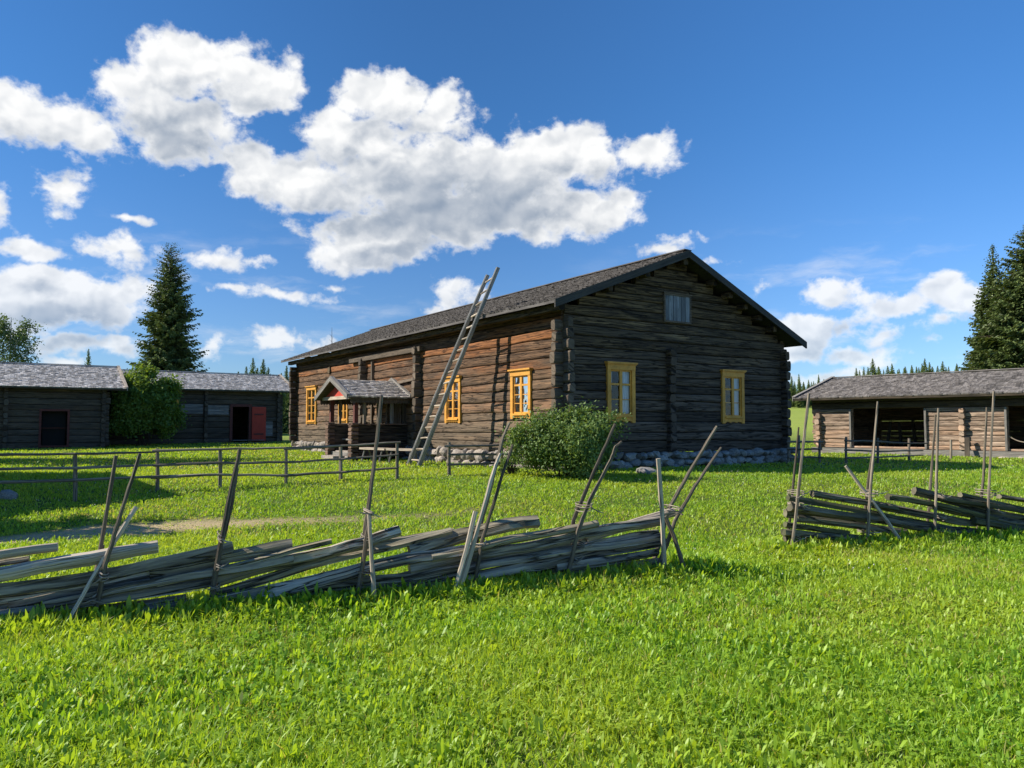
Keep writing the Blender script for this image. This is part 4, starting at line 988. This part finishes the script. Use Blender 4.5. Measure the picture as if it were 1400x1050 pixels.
# broad leaved plants (dandelion, plantain): rosettes
for (n, d0, d1, LL, p) in ((8500, 2.4, 6, .088, 1.5), (12000, 6, 11, .088, 1.5), (6500, 11, 20, .08, 1.4)):
    x, y = scatter(int(n*2.2), d0, d1, p); dens = vn(x*.8+20, y*.8)*.6+vn(x*2.5, y*2.5+7)*.4; tl = tallness(x, y); k = (RN.rand(len(x)) < smn(dens, .34, .62)*.8+.12+tl*.8) & (pathmask(x, y) < .4)
    x, y, tl = x[k], y[k], tl[k]; q = 7; m = len(x)*q
    L = LL*1.15*np.repeat(RN.uniform(.5, 1.25, len(x))*(1+.9*tl), q)*RN.uniform(.6, 1.15, m); az = RN.rand(m)*2*np.pi; pit = RN.uniform(.6, 1.5, m)
    X = np.repeat(x, q)+RN.uniform(-.02, .02, m); Y = np.repeat(y, q)+RN.uniform(-.02, .02, m)
    GP.append(leaves(X, Y, gzn(X, Y)+.005, L, L*RN.uniform(.10, .20, m), az, pit, np.clip(np.repeat(RN.rand(len(x)), q)*.6+RN.rand(m)*.5, 0, 1), (RN.rand(m) < .008)*.7))
# clover: small round leaflets in threes
for (n, d0, d1) in ((15000, 2.4, 7), (16000, 7, 14)):
    x, y = scatter(n, d0, d1, 1.5); k = RN.rand(len(x)) < smn(vn(x*.9+50, y*.9), .3, .6); x, y = x[k], y[k]; q = 3; m = len(x)*q
    zz = np.repeat(RN.uniform(.03, .08, len(x)), q); X = np.repeat(x, q); Y = np.repeat(y, q); az = np.repeat(RN.rand(len(x))*6, q)+np.tile(np.arange(3)*2.09, len(x))
    GP.append(leaves(X, Y, gzn(X, Y)+zz, RN.uniform(.014, .024, m), RN.uniform(.016, .026, m), az, RN.uniform(-.1, .5, m), np.clip(RN.rand(m)*.7, 0, 1), np.zeros(m)))
# thin taller straws and seed stalks
x, y = scatter(5200, 2.4, 16, 1.5); k = (RN.rand(len(x)) < .35+tallness(x, y)) & (pathmask(x, y) < .3); x, y = x[k], y[k]; m = len(x)
GP.append(blades(x, y, RN.uniform(.10, .19, m)*(1+.5*tallness(x, y)), RN.uniform(.003, .006, m)*(1+y*.08), RN.uniform(.15, 1.1, m), RN.uniform(.5, 1, m), (RN.rand(m) < .45)*RN.uniform(.4, .9, m)))
V, T, Rr, K = join(GP)
go = np_mesh('grass', V, T, Rr, M['grass'], extra=K)
tag(go, 'bright green uncut grass, dandelion and clover leaves over the whole yard', 'grass', kind='stuff')
del V, T
# tiny white clover heads far in the yard: dots of pale blossom
x, y = scatter(2600, 8, 24, 1.4); k = (vn(x*.7+80, y*.7) > .5) & (pathmask(x, y) < .2); x, y = x[k], y[k]; m = len(x); zf2 = gzn(x, y)+RN.uniform(.05, .09, m); r = RN.uniform(.006, .011, m)
V = np.empty((m, 5, 3)); 
for j, (a, b, c) in enumerate(((1, 0, 0), (-.5, .87, 0), (-.5, -.87, 0), (0, 0, 1.2), (0, 0, -1))): V[:, j] = np.stack([x+a*r, y+b*r, zf2+c*r], 1)
i = (np.arange(m)*5)[:, None]; T = np.concatenate([i+t for t in ([0, 1, 3], [1, 2, 3], [2, 0, 3], [1, 0, 4], [2, 1, 4], [0, 2, 4])])
tag(np_mesh('clover_blossom', V.reshape(-1, 3), T, np.zeros(m*5), plain('blossom', (.62, .60, .54), .8, .1)), 'tiny white clover blossoms dotted through the lawn', 'flowers', kind='stuff')
# ------------------------------------------------------------------ LEAFY BUSHES AND TREES
def leaf_cloud(C, Nrm, n, size, spread, rs, asp=.55, up_bias=.3):
    """n leaves around each centre C (k,3); returns tri arrays (rhombus leaves)"""
    k = len(C); P = np.repeat(C, n, 0)+rs.normal(0, 1, (k*n, 3))*np.repeat(np.asarray(spread).reshape(-1, 1), n, 0) if hasattr(spread, '__len__') else np.repeat(C, n, 0)+rs.normal(0, spread, (k*n, 3))
    m = k*n; d = rs.normal(0, 1, (m, 3)); d += np.repeat(Nrm, n, 0)*.8; d[:, 2] += up_bias; d /= np.linalg.norm(d, axis=1)[:, None]
    a = np.cross(d, rs.normal(0, 1, (m, 3))); a /= np.linalg.norm(a, axis=1)[:, None]; b = np.cross(d, a)
    s = size*rs.uniform(.6, 1.3, (m, 1)); V = np.empty((m, 4, 3)); V[:, 0] = P-a*s; V[:, 1] = P+b*s*asp+d*s*.15; V[:, 2] = P+a*s; V[:, 3] = P-b*s*asp+d*s*.15
    i = (np.arange(m)*4)[:, None]; T = np.concatenate([i+[0, 1, 2], i+[0, 2, 3]]); return V.reshape(-1, 3), T
def bush(name, label, base, rx, ry, h, nl, leaf, mat, seed, lumps=90, tops=(), flatb=.12, cat='bush'):
    rs = np.random.RandomState(seed); root = empty(name, tuple(base), label, cat); B = np.array(base)
    th = rs.rand(lumps)*2*np.pi; u = rs.uniform(-.75, 1, lumps); s = np.sqrt(1-u*u)
    k = 1+.16*np.sin(th*3+seed)+.10*rs.normal(0, 1, lumps)
    dirs = np.stack([np.cos(th)*s, np.sin(th)*s, u], 1); rad = rs.uniform(.62, .97, lumps)*k
    C = B+np.stack([dirs[:, 0]*rx*rad, dirs[:, 1]*ry*rad, h*(flatb+.44)+dirs[:, 2]*h*.5*rad], 1)
    for t in tops: C = np.concatenate([C, (B+np.array(t))[None]]); dirs = np.concatenate([dirs, [[0, 0, 1]]])
    V, T = leaf_cloud(C, dirs, nl, leaf, rs.uniform(.09, .17, len(C))*min(rx, h)*1.0, rs)
    V[:, 2] = np.maximum(V[:, 2], B[2]+.01)
    rn = np.repeat(np.repeat(rs.rand(len(C)), nl)*.55+rs.rand(len(C)*nl)*.45, 4)
    np_mesh('foliage', V, T, rn, mat, root)
    b = MB()
    for i in range(26):
        a = rs.rand()*6.28; r0 = rs.rand()*.25*rx; p0 = Vector(base)+Vector((math.cos(a)*r0, math.sin(a)*r0, -.05)); c = C[rs.randint(len(C))]; p2 = Vector(c).lerp(p0, .12); p1 = p0.lerp(p2, .5)+Vector((0, 0, h*.08))
        b.tube([p0, p1, p2], [.018, .012, .005], 5)
    b.build('stem', M['bark'], root); return root
g = ground(766, 659); b0 = (g.x+.20, g.y+.95, gz(g.x, g.y+.95))
bush('round_bush', 'rounded dark green leafy shrub at the near corner of the farmhouse', b0, 1.0, .9, 1.24, 300, .036, M['bush'], 5, 140, tops=((.85, -.2, 1.2), (1.04, -.2, 1.17), (.45, 0, 1.40), (-.65, 0, 1.02), (.1, 0, 1.32), (-.25, 0, 1.28), (.3, 0, 1.36)))
g = ground(699, 651); g.y += .3
bush('small_shrub', 'small weedy seedling plant at the left foot of the round bush', (g.x, g.y, gz(g.x, g.y)), .28, .25, .42, 60, .03, M['bush'], 6, 16)
g = at_depth(196, 606, 41.5); bush('lilac_bush', 'tall broad lilac bush between the two grey storehouses', (g.x, 41.5, gz(g.x, 41.5)), 1.62, 1.6, 3.45, 400, .085, M['lilac'], 7, 120, tops=((.3, 0, 3.9), (0, 0, 3.95), (-.5, 0, 3.7)))
def spruce_mesh(name, H, Rm, seed, mat, nbr=None, drop=.35, low=.03, ragged=.25, needle=1.0, shape=.85, step=.13, tips=None, tw=.42):
    """conifer: trunk plus many single boughs at random heights, each carrying tapering needle sprays"""
    rs = np.random.RandomState(seed); root = empty(name, (0, 0, 0))
    b = MB(); b.tube([(0, 0, -.3), (0.02*H*.1, 0, H*.3), (0, .02, H*.65), (0, 0, H*.99)], [H*.018, H*.014, H*.008, .02], 8)
    nb = nbr or int(H*36); Pc, Dc, Lc = [], [], []
    clump = rs.rand(12, 8)
    for i in range(nb):
        t = low+(1-low)*((i+rs.rand())/nb)**1.05; z0 = H*t; az = i*2.39996+rs.normal(0, .35)
        cl = clump[int(t*11.99), int((az % 6.2831)/6.2832*7.99)]
        rad = Rm*((1-t)**shape)*(1.0 if t > .1 else .7+3*t)+.03; L = rad*(1-ragged*rs.rand()**1.5-ragged*.6*cl+.12*rs.rand())
        ox = 0.0
        if tips and t > tips[0]: ox = tips[1]*(1 if i % 2 else -1)*min(1, (t-tips[0])*6)
        m = max(3, int(L/step)); s = (np.arange(m)+rs.rand())/m; dr = drop*(1-t)
        zz = z0+L*(.45*t*t*s-dr*s+dr*.8*s**3); xx = ox+np.cos(az)*L*s; yy = np.sin(az)*L*s
        P = np.stack([xx, yy, zz], 1)+rs.normal(0, .03, (m, 3)); wl_ = (.12+tw*L**.75*(1-s)**.7*(.4+.6*np.minimum(1, s*4)))*rs.uniform(.65, 1.2, m)*min(1, .25+2.2*(1-t))
        if L > .8: b.tube([(ox, 0, z0), tuple(P[m//2]), tuple(P[-1])], [.03, .018, .008], 4)
        for sg in (-1, 1, 0):
            da = az+sg*rs.uniform(.55, 1.15, m) if sg else np.full(m, az)+rs.normal(0, .4, m); dz = rs.uniform(-.6, .1, m) if sg else rs.uniform(-.9, .5, m)
            D = np.stack([np.cos(da), np.sin(da), dz], 1); D /= np.linalg.norm(D, axis=1)[:, None]; Pc.append(P); Dc.append(D); Lc.append(wl_ if sg else wl_*.7)
    b.build('trunk', M['bark'], root)
    P = np.concatenate(Pc); D = np.concatenate(Dc); L = np.concatenate(Lc)
    parts = []; m = len(P); w = np.minimum(.06+.14*L, .17)*needle
    for roll in (0, 1):
        S = np.cross(D, np.array([0, 0, 1.0])); S /= np.linalg.norm(S, axis=1)[:, None]+1e-6
        if roll: S = np.cross(D, S); S = S*.9
        S = S+rs.normal(0, .35, S.shape); V = np.empty((m, 4, 3)); V[:, 0] = P; V[:, 1] = P+D*L[:, None]*.45+S*w[:, None]*.5; V[:, 2] = P+D*L[:, None]; V[:, 2, 2] -= L*.12; V[:, 3] = P+D*L[:, None]*.45-S*w[:, None]*.5
        i = (np.arange(m)*4)[:, None]; parts.append((V.reshape(-1, 3), np.concatenate([i+[0, 1, 2], i+[0, 2, 3]]), np.repeat(np.clip(rs.rand(m)*.8+.2*(L < .25), 0, 1), 4), np.zeros(m*4)))
    V, T, r_, k_ = join(parts); np_mesh('crown', V, T, r_, mat, root)
    return root
def place(root, px, Y, base=None, rot=0.0, s=(1, 1, 1), label=None, cat='tree', group=None):
    x = (px-700)/F_PX*Y*1.0; root.location = (x, Y, gz(x, Y) if base is None else base); root.rotation_euler = (0, 0, rot); root.scale = s
    tag(root, label, cat, group); return root
def dup(root, name=None):
    c = root.copy(); COL.objects.link(c)
    for ch in list(root.children): k = ch.copy(); COL.objects.link(k); k.parent = c
    return c
sp = spruce_mesh('spruce_tree', 17.6, 4.9, 21, M['spruce'], nbr=820, shape=.56, ragged=.5, low=.02, drop=.45, tips=(.84, .35), step=.17)
place(sp, 229, 70, label='single tall dark spruce rising behind the storehouse roofs on the left')
sp2 = spruce_mesh('spruce_tree', 13.6, 5.2, 22, M['spruce'], nbr=950, shape=.72, ragged=.25, drop=.2, low=.02, step=.12)
place(sp2, 1424, 45, label='largest dark spruce, cut by the right edge of the picture behind the open barn')
sp3 = spruce_mesh('spruce_tree', 12.5, 2.9, 23, M['spruce'], nbr=650, shape=.8, drop=.2, step=.12)
place(sp3, 1364, 48.5, label='narrower spruce with pointed top left of the largest one')
# far conifers: four kinds of crown, copied
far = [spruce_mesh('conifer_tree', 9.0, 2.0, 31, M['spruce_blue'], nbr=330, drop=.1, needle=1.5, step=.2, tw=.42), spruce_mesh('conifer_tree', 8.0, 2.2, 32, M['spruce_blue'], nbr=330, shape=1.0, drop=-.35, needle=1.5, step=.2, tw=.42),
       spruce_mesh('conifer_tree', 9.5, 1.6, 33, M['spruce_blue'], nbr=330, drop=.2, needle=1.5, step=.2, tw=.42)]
used = [False]*3; rr = random.Random(4)
def far_tree(kind, px, Y, s, label, group, top=None):
    o = far[kind] if not used[kind] else dup(far[kind]); used[kind] = True
    x = (px-700)/F_PX*Y
    if top is not None: # scale so that the tip stands at this height
        zt = EYE+(HOR-top)/F_PX*Y; s = max(.3, (zt-gz(x, Y))/(9.0, 8.0, 9.5)[kind])
    place(o, px, Y, rot=rr.random()*6, s=(s*rr.uniform(.9, 1.25),)*2+(s,), label=label, group=group)
gA, lA = 'conifers at the far field edge behind the open barn', 'distant conifer in the tree line above the open barn roof'
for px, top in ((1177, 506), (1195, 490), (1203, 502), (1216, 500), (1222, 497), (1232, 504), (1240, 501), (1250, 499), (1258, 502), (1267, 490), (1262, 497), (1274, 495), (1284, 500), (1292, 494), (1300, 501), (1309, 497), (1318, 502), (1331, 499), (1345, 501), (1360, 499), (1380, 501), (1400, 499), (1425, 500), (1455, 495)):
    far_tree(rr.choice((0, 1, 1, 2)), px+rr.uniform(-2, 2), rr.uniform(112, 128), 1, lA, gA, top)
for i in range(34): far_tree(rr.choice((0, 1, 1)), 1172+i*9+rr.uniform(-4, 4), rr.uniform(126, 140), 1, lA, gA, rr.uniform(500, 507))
gB, lB = 'conifers seen between the farmhouse and the open barn', 'distant conifer in the gap between farmhouse gable and open barn'
for px, top in ((1070, 520), (1083, 514), (1093, 511), (1099, 522), (1106, 519), (1113, 521), (1120, 512), (1127, 518), (1134, 522), (1142, 525), (1150, 520), (1160, 515), (1168, 518)):
    far_tree(rr.choice((0, 1, 2)), px, rr.uniform(106, 118), 1, lB, gB, top)
for i in range(16): far_tree(rr.choice((0, 1, 1)), 1066+i*7+rr.uniform(-3, 3), rr.uniform(120, 130), 1, lB, gB, rr.uniform(520, 528))
gC, lC = 'trees between the long storehouse and the farmhouse', 'tree standing behind the gap between long storehouse and farmhouse'
for px, top in ((336, 501), (345, 489), (351, 503), (359, 491), (366, 502), (373, 512), (384, 510), (391, 500), (398, 503), (406, 511), (414, 520), (424, 525), (380, 540), (387, 530), (395, 528), (402, 532), (325, 508)):
    far_tree(rr.choice((0, 1, 1, 2)), px, rr.uniform(72, 88), 1, lC, gC, top)
far_tree(2, 119, 70, 1, 'lone small spruce tip showing over the left storehouse roof', None, 477)
for px, top in ((-60, 500), (-30, 480), (-90, 470), (1500, 440), (1560, 420)):
    far_tree(0, px, 72, 1, 'conifer standing beyond the picture edge', 'conifers beyond the picture edges', top)
def broad_tree(name, H, Rc, seed, leaf, mat, nb=16, nl=70, label=None, loc=(0, 0, 0), trunk=.16, cz=.62, sparse=1.0):
    rs = np.random.RandomState(seed); root = empty(name, loc, label, 'tree'); L0 = Vector(loc); b = MB(); C = []
    top = L0+Vector((rs.normal()*.2, rs.normal()*.2, H*.93)); b.tube([L0-Vector((0, 0, .2)), L0+Vector((.05, 0, H*.3)), L0.lerp(top, .65), top], [trunk, trunk*.8, trunk*.45, .02], 8)
    for i in range(nb):
        t = .28+.62*(i+rs.rand())/nb; p0 = L0.lerp(top, t); az = i*2.4+rs.rand(); prof = math.sin(math.pi*min(1, (t-.15)/.85))**.7
        d = Vector((math.cos(az), math.sin(az), .55+.5*t)); Lb = Rc*prof*rs.uniform(.7, 1.2); p1 = p0+d.normalized()*Lb*.55+Vector((0, 0, .05)); p2 = p0+d.normalized()*Lb+Vector((0, 0, .12*Lb))
        b.tube([p0, p1, p2], [trunk*.35*(1-t*.6), trunk*.2*(1-t*.5), .012], 5)
        for j in range(7):
            q = p0.lerp(p2, rs.uniform(.35, 1.05))+Vector(rs.normal(0, .16*Rc, 3)); C.append(q)
            if j % 2 == 0: b.tube([p0.lerp(p2, .4+.08*j), q], [.02, .006], 4)
    b.build('trunk', M['birchbark'] if mat is M['birch'] else M['bark'], root)
    C = np.array([tuple(c) for c in C]); V, T = leaf_cloud(C, np.tile([0, 0, .3], (len(C), 1)), nl, leaf, .10*Rc*sparse, rs, .6, 0)
    np_mesh('crown', V, T, np.repeat(rs.rand(len(C)*nl), 4), mat, root); return root
x = (12-700)/F_PX*60; broad_tree('birch_tree', 10.1, 1.9, 41, .095, M['birch'], 18, 60, 'airy broadleaf tree above the storehouse roof at the left edge', (x, 60, gz(x, 60)), sparse=1.25)
x = (452.5-700)/F_PX*46
b = MB(); b.tube([(x, 46, gz(x, 46)), (x+.02, 46, 5), (x, 46, 7.45)], [.06, .04, .008], 5)
for i in range(9): b.tube([(x, 46, 6.1+.1*i), (x+rr.uniform(-.2, .2), 46+rr.uniform(-.1, .1), 6.25+.1*i)], [.008, .003], 4)
tag(b.build('bare_treetop', M['bark']), 'thin bare treetop poking up behind the far end of the farmhouse roof', 'pole')  # slender bare treetop, a tapering stem with short twigs
x0 = (-11.6, 12.2); broad_tree('broadleaf_tree', 4.4, 1.15, 43, .10, M['lilac'], 14, 40, 'broadleaf tree outside the picture shading the yard path', (x0[0], x0[1], gz(*x0)))
broad_tree('broadleaf_tree', 9.5, 2.8, 44, .14, M['lilac'], 18, 50, 'taller broadleaf tree outside the picture shading the far yard', (-21.5, 25, gz(-21.5, 25)))
# ------------------------------------------------------------------ SUN, SKY
SUN_EL = R(36.5); tv = Vector((.992*math.cos(SUN_EL), -.125*math.cos(SUN_EL), -math.sin(SUN_EL))).normalized()
ld = bpy.data.lights.new('sun', 'SUN'); ld.energy = 4.8; ld.angle = R(.5); ld.color = (1.0, .93, .80); lo = bpy.data.objects.new('sun', ld); COL.objects.link(lo)
lo.rotation_euler = tv.to_track_quat('-Z', 'Y').to_euler(); lo.location = (-20, 5, 30)
wd = bpy.data.worlds.new('World'); sc.world = wd; wd.use_nodes = True
class W5(NT): pass
t = W5(wd); t.n.clear()
geo = t.new('ShaderNodeTexCoord').outputs['Generated']
sep = t.new('ShaderNodeSeparateXYZ'); nv = t.vmath('NORMALIZE', geo); t.link(nv, sep.inputs[0])
sky = t.new('ShaderNodeTexSky', sky_type='NISHITA'); sky.sun_disc = False; sky.sun_elevation = SUN_EL; sky.sun_rotation = math.atan2(-tv.x, -tv.y)
sky.air_density = 1.0; sky.dust_density = .1; sky.ozone_density = 2.2; sky.altitude = 150
DEG = 57.2958
az = t.math('MULTIPLY', t.math('ARCTAN2', sep.outputs[0], sep.outputs[1]), DEG); el = t.math('MULTIPLY', t.math('ARCSINE', sep.outputs[2]), DEG)
def pq(px, py):
    d = ray(px, py).normalized(); return math.degrees(math.atan2(d.x, d.y)), math.degrees(math.asin(d.z))
P0 = t.new('ShaderNodeCombineXYZ'); t.link(az, P0.inputs[0]); t.link(el, P0.inputs[1])
CL = [(250, 95, 80, 58), (180, 112, 58, 48), (335, 112, 82, 58), (240, 165, 100, 55), (245, 205, 55, 28), (395, 118, 26, 24),
      (50, 160, 105, 50), (15, 135, 50, 34), (115, 190, 62, 34), (85, 250, 46, 30), (78, 285, 22, 20), (-5, 285, 24, 40),
      (520, 135, 78, 48), (600, 160, 52, 42), (480, 185, 90, 45), (345, 218, 66, 24), (410, 250, 110, 46), (560, 240, 150, 75), (690, 240, 115, 72), (775, 215, 90, 52), (885, 205, 62, 34),
      (640, 295, 170, 48), (520, 325, 115, 40), (485, 350, 78, 26), (790, 290, 90, 42), (850, 275, 42, 24),
      (170, 300, 34, 8), (50, 345, 85, 22), (145, 340, 52, 24), (90, 400, 150, 40), (20, 425, 110, 45), (150, 425, 62, 32), (285, 352, 62, 16), (350, 357, 30, 8), (110, 470, 90, 16),
      (385, 401, 74, 11), (320, 394, 40, 7), (380, 465, 56, 24), (435, 470, 32, 20), (295, 472, 30, 24), (100, 492, 38, 10), (160, 480, 26, 12), (460, 388, 28, 7),
      (628, 392, 38, 28), (592, 418, 28, 9), (905, 337, 50, 15), (960, 362, 40, 9), (1035, 400, 16, 14),
      (1138, 404, 64, 28), (1105, 450, 62, 30), (1155, 448, 52, 24), (1200, 458, 36, 17), (1300, 405, 60, 34), (1240, 413, 58, 20), (1283, 438, 46, 22), (1275, 462, 30, 16),
      (1170, 487, 80, 16), (1090, 480, 60, 24), (1130, 513, 76, 16),
      (-260, 260, 160, 70), (-380, 420, 140, 60), (1650, 380, 140, 50), (1850, 200, 120, 70)]
def field(P):
    out = None; sp_ = t.new('ShaderNodeSeparateXYZ'); t.link(P, sp_.inputs[0])
    for (cx, cy, rx, ry) in CL:
        a, e = pq(cx, cy); a2, _ = pq(cx+rx, cy); _, e2 = pq(cx, cy-ry); ra, re = abs(a2-a), abs(e2-e)
        q = t.new('ShaderNodeMapping', vector_type='POINT'); 
        cb = t.new('ShaderNodeCombineXYZ'); t.link(sp_.outputs[0], cb.inputs[0]); t.link(sp_.outputs[1], cb.inputs[1])
        if out is not None: t.link(out, cb.inputs[2])
        t.link(cb.outputs[0], q.inputs[0]); q.inputs['Scale'].default_value = (1/ra, 1/re, 0); q.inputs['Location'].default_value = (-a/ra, -e/re, 0)
        L = t.vmath('LENGTH', q.outputs[0]); k = min(1.25, max(.42, (rx*ry)**.5/50)); v = t.math('MULTIPLY_ADD', L, -k, k)
        if out is None: out = v
        else:
            n = t.new('ShaderNodeMath', operation='SMOOTH_MAX'); t.link(out, n.inputs[0]); t.link(v, n.inputs[1]); n.inputs[2].default_value = .10; out = n.outputs[0]
    return out
def dens(P):
    n0 = t.new('ShaderNodeTexNoise'); t.link(P, n0.inputs['Vector']); n0.inputs['Scale'].default_value = .35; n0.inputs['Detail'].default_value = 4
    wv = t.vmath('MULTIPLY', t.vmath('SUBTRACT', n0.outputs['Color'], (.5, .5, .5)), (2.6, 2.2, 0)); Pw = t.vmath('ADD', P, wv)
    f = field(Pw)
    a = t.noise(t.mapping(P, (1, 1.25, 1)), .33, 9, .56, .2); b = t.noise(t.mapping(P, (1, 1.2, 1), (9, 4, 2)), .95, 6, .6, .1)
    bil = t.math('SUBTRACT', 1.0, t.math('MULTIPLY', t.math('ABSOLUTE', t.math('SUBTRACT', b, .5)), 4.0))
    d = t.math('ADD', f, t.math('MULTIPLY', t.math('SUBTRACT', a, .5), 1.9)); d = t.math('ADD', d, t.math('MULTIPLY', t.math('SUBTRACT', bil, .55), .16)); return d
edge_n = t.new('ShaderNodeTexNoise'); t.link(P0.outputs[0], edge_n.inputs['Vector']); edge_n.inputs['Scale'].default_value = .4; edge_n.inputs['Detail'].default_value = 4
D0 = dens(P0.outputs[0])
D1 = dens(t.vmath('ADD', P0.outputs[0], (-.8, 2.2, 0)))
# small scale sunlit relief from the cloud noise itself
def rn(o): return t.noise(t.mapping(P0.outputs[0], (1, 1.25, 1), (o[0], o[1]*1.25, 0)), .42, 6, .44, .35)
def puff(o):
    wp = t.vmath('ADD', t.vmath('ADD', P0.outputs[0], (o[0], o[1], 0)), t.vmath('MULTIPLY', t.vmath('SUBTRACT', edge_n.outputs['Color'], (.5, .5, .5)), (3.0, 2.4, 0)))
    out = None
    for sc_, w_ in ((.38, .62), (.95, .20)):
        v = t.new('ShaderNodeTexVoronoi', feature='SMOOTH_F1', voronoi_dimensions='2D'); t.link(t.mapping(wp, (1, 1.25, 1)), v.inputs['Vector']); v.inputs['Scale'].default_value = sc_; v.inputs['Smoothness'].default_value = .35
        x = t.math('MULTIPLY', v.outputs['Distance'], -w_); out = x if out is None else t.math('ADD', out, x)
    return out
rel = t.math('ADD', t.math('MULTIPLY', t.math('SUBTRACT', rn((0, 0)), rn((-.40, .60))), .45), t.math('MULTIPLY', t.math('SUBTRACT', puff((0, 0)), puff((-.30, .45))), .8))
edge = t.noise(t.mapping(P0.outputs[0], (1, 1, 1), (3, 3, 7)), 1.6, 5, .65)
alpha = t.maprange(D0, t.math('MULTIPLY_ADD', edge, .4, -.17), .50, 0, 1, True)
thick = t.maprange(D1, .05, 1.0, 0, 1, True); core = t.maprange(D0, .05, .75, 0, 1, True)
sh = t.math('MULTIPLY', thick, t.math('ADD', .25, t.math('MULTIPLY', core, .75)))
lum = t.math('ADD', t.math('SUBTRACT', 1.0, t.math('MULTIPLY', sh, .42)), t.math('MULTIPLY', rel, 1.0))
lum = t.math('SUBTRACT', lum, t.math('MULTIPLY', core, .06))
SHD = [(640, 262, 190, 55), (630, 300, 200, 50), (500, 300, 130, 45), (560, 350, 110, 22), (250, 195, 120, 38), (90, 205, 110, 26), (100, 432, 150, 30), (400, 215, 80, 20), (1290, 440, 60, 14), (1140, 465, 60, 14)]
sa = None; spp = t.new('ShaderNodeSeparateXYZ'); t.link(t.vmath('ADD', P0.outputs[0], t.vmath('MULTIPLY', t.vmath('SUBTRACT', edge_n.outputs['Color'], (.5, .5, .5)), (3.2, 2.6, 0))), spp.inputs[0])
for (cx, cy, rx, ry) in SHD:
    a, e = pq(cx, cy); a2, _ = pq(cx+rx, cy); _, e2 = pq(cx, cy-ry); ra, re = abs(a2-a), abs(e2-e)
    cb = t.new('ShaderNodeCombineXYZ'); t.link(spp.outputs[0], cb.inputs[0]); t.link(spp.outputs[1], cb.inputs[1])
    if sa is not None: t.link(sa, cb.inputs[2])
    q = t.new('ShaderNodeMapping', vector_type='POINT'); t.link(cb.outputs[0], q.inputs[0]); q.inputs['Scale'].default_value = (1/ra, 1/re, 0); q.inputs['Location'].default_value = (-a/ra, -e/re, 0)
    v = t.maprange(t.vmath('LENGTH', q.outputs[0]), .15, 1.15, 1, 0, True); sa = v if sa is None else t.math('MAXIMUM', sa, v)
lum = t.math('MULTIPLY', lum, t.math('SUBTRACT', 1.0, t.math('MULTIPLY', t.math('MULTIPLY', sa, core), .46)))
lum = t.math('MINIMUM', t.math('MAXIMUM', lum, .16), 1.0)
cc = t.mix(lum, (.16, .24, .36), (1.0, 1.0, .99))
cs = t.new('ShaderNodeVectorMath', operation='SCALE'); t.link(cc, cs.inputs[0]); cs.inputs['Scale'].default_value = 7.9
lowhaze = t.maprange(el, 0, 14, .70, 1.0)
skc = t.mix(1.0, sky.outputs[0], t.mix(t.maprange(el, 0, 24, 0, 1, True), (.50, .68, .98), (.34, .70, 1.04)), 'MULTIPLY')
skv = t.new('ShaderNodeVectorMath', operation='SCALE'); t.link(skc, skv.inputs[0]); t.link(t.maprange(az, -10, 32, .90, 1.42, True), skv.inputs['Scale']); skc = skv.outputs[0]
wz_ = t.maprange(t.noise(t.mapping(t.vmath('ADD', P0.outputs[0], t.vmath('MULTIPLY', t.vmath('SUBTRACT', edge_n.outputs['Color'], (.5, .5, .5)), (2, 1, 0))), (.10, .42, 1), (5, 2, 0)), 1, 7, .6), .50, .78, 0, .55, True)
wz_ = t.math('MULTIPLY', wz_, t.math('MULTIPLY', t.maprange(el, 15, 9, 0, 1, True), t.maprange(t.math('ABSOLUTE', az), 4, 14, .15, 1, True)))
alpha = t.math('MAXIMUM', alpha, wz_)
al2 = t.math('MULTIPLY', alpha, t.math('MULTIPLY', lowhaze, .97))
fin = t.mix(al2, skc, cs.outputs[0])
bg = t.new('ShaderNodeBackground'); t.link(fin, bg.inputs[0]); bg.inputs[1].default_value = .080
ow = t.new('ShaderNodeOutputWorld'); t.link(bg.outputs[0], ow.inputs[0])
wd.cycles.sampling_method = 'MANUAL'; wd.cycles.sample_map_resolution = 512
# ------------------------------------------------------------------ CAMERA
cd = bpy.data.cameras.new('camera'); co = bpy.data.objects.new('camera', cd); COL.objects.link(co); co.location = CAM; co.rotation_euler = (R(90)+TH, 0, 0)
cd.sensor_width = 36; cd.lens = 36*F_PX/1400; cd.clip_end = 6000; cd.clip_start = .05; sc.camera = co
sc.view_settings.view_transform = 'Standard'; sc.view_settings.look = 'None'; sc.view_settings.exposure = 0.70; sc.view_settings.gamma = 1
sc.cycles.max_bounces = 6; sc.cycles.transparent_max_bounces = 8; sc.cycles.diffuse_bounces = 3; sc.cycles.glossy_bounces = 2
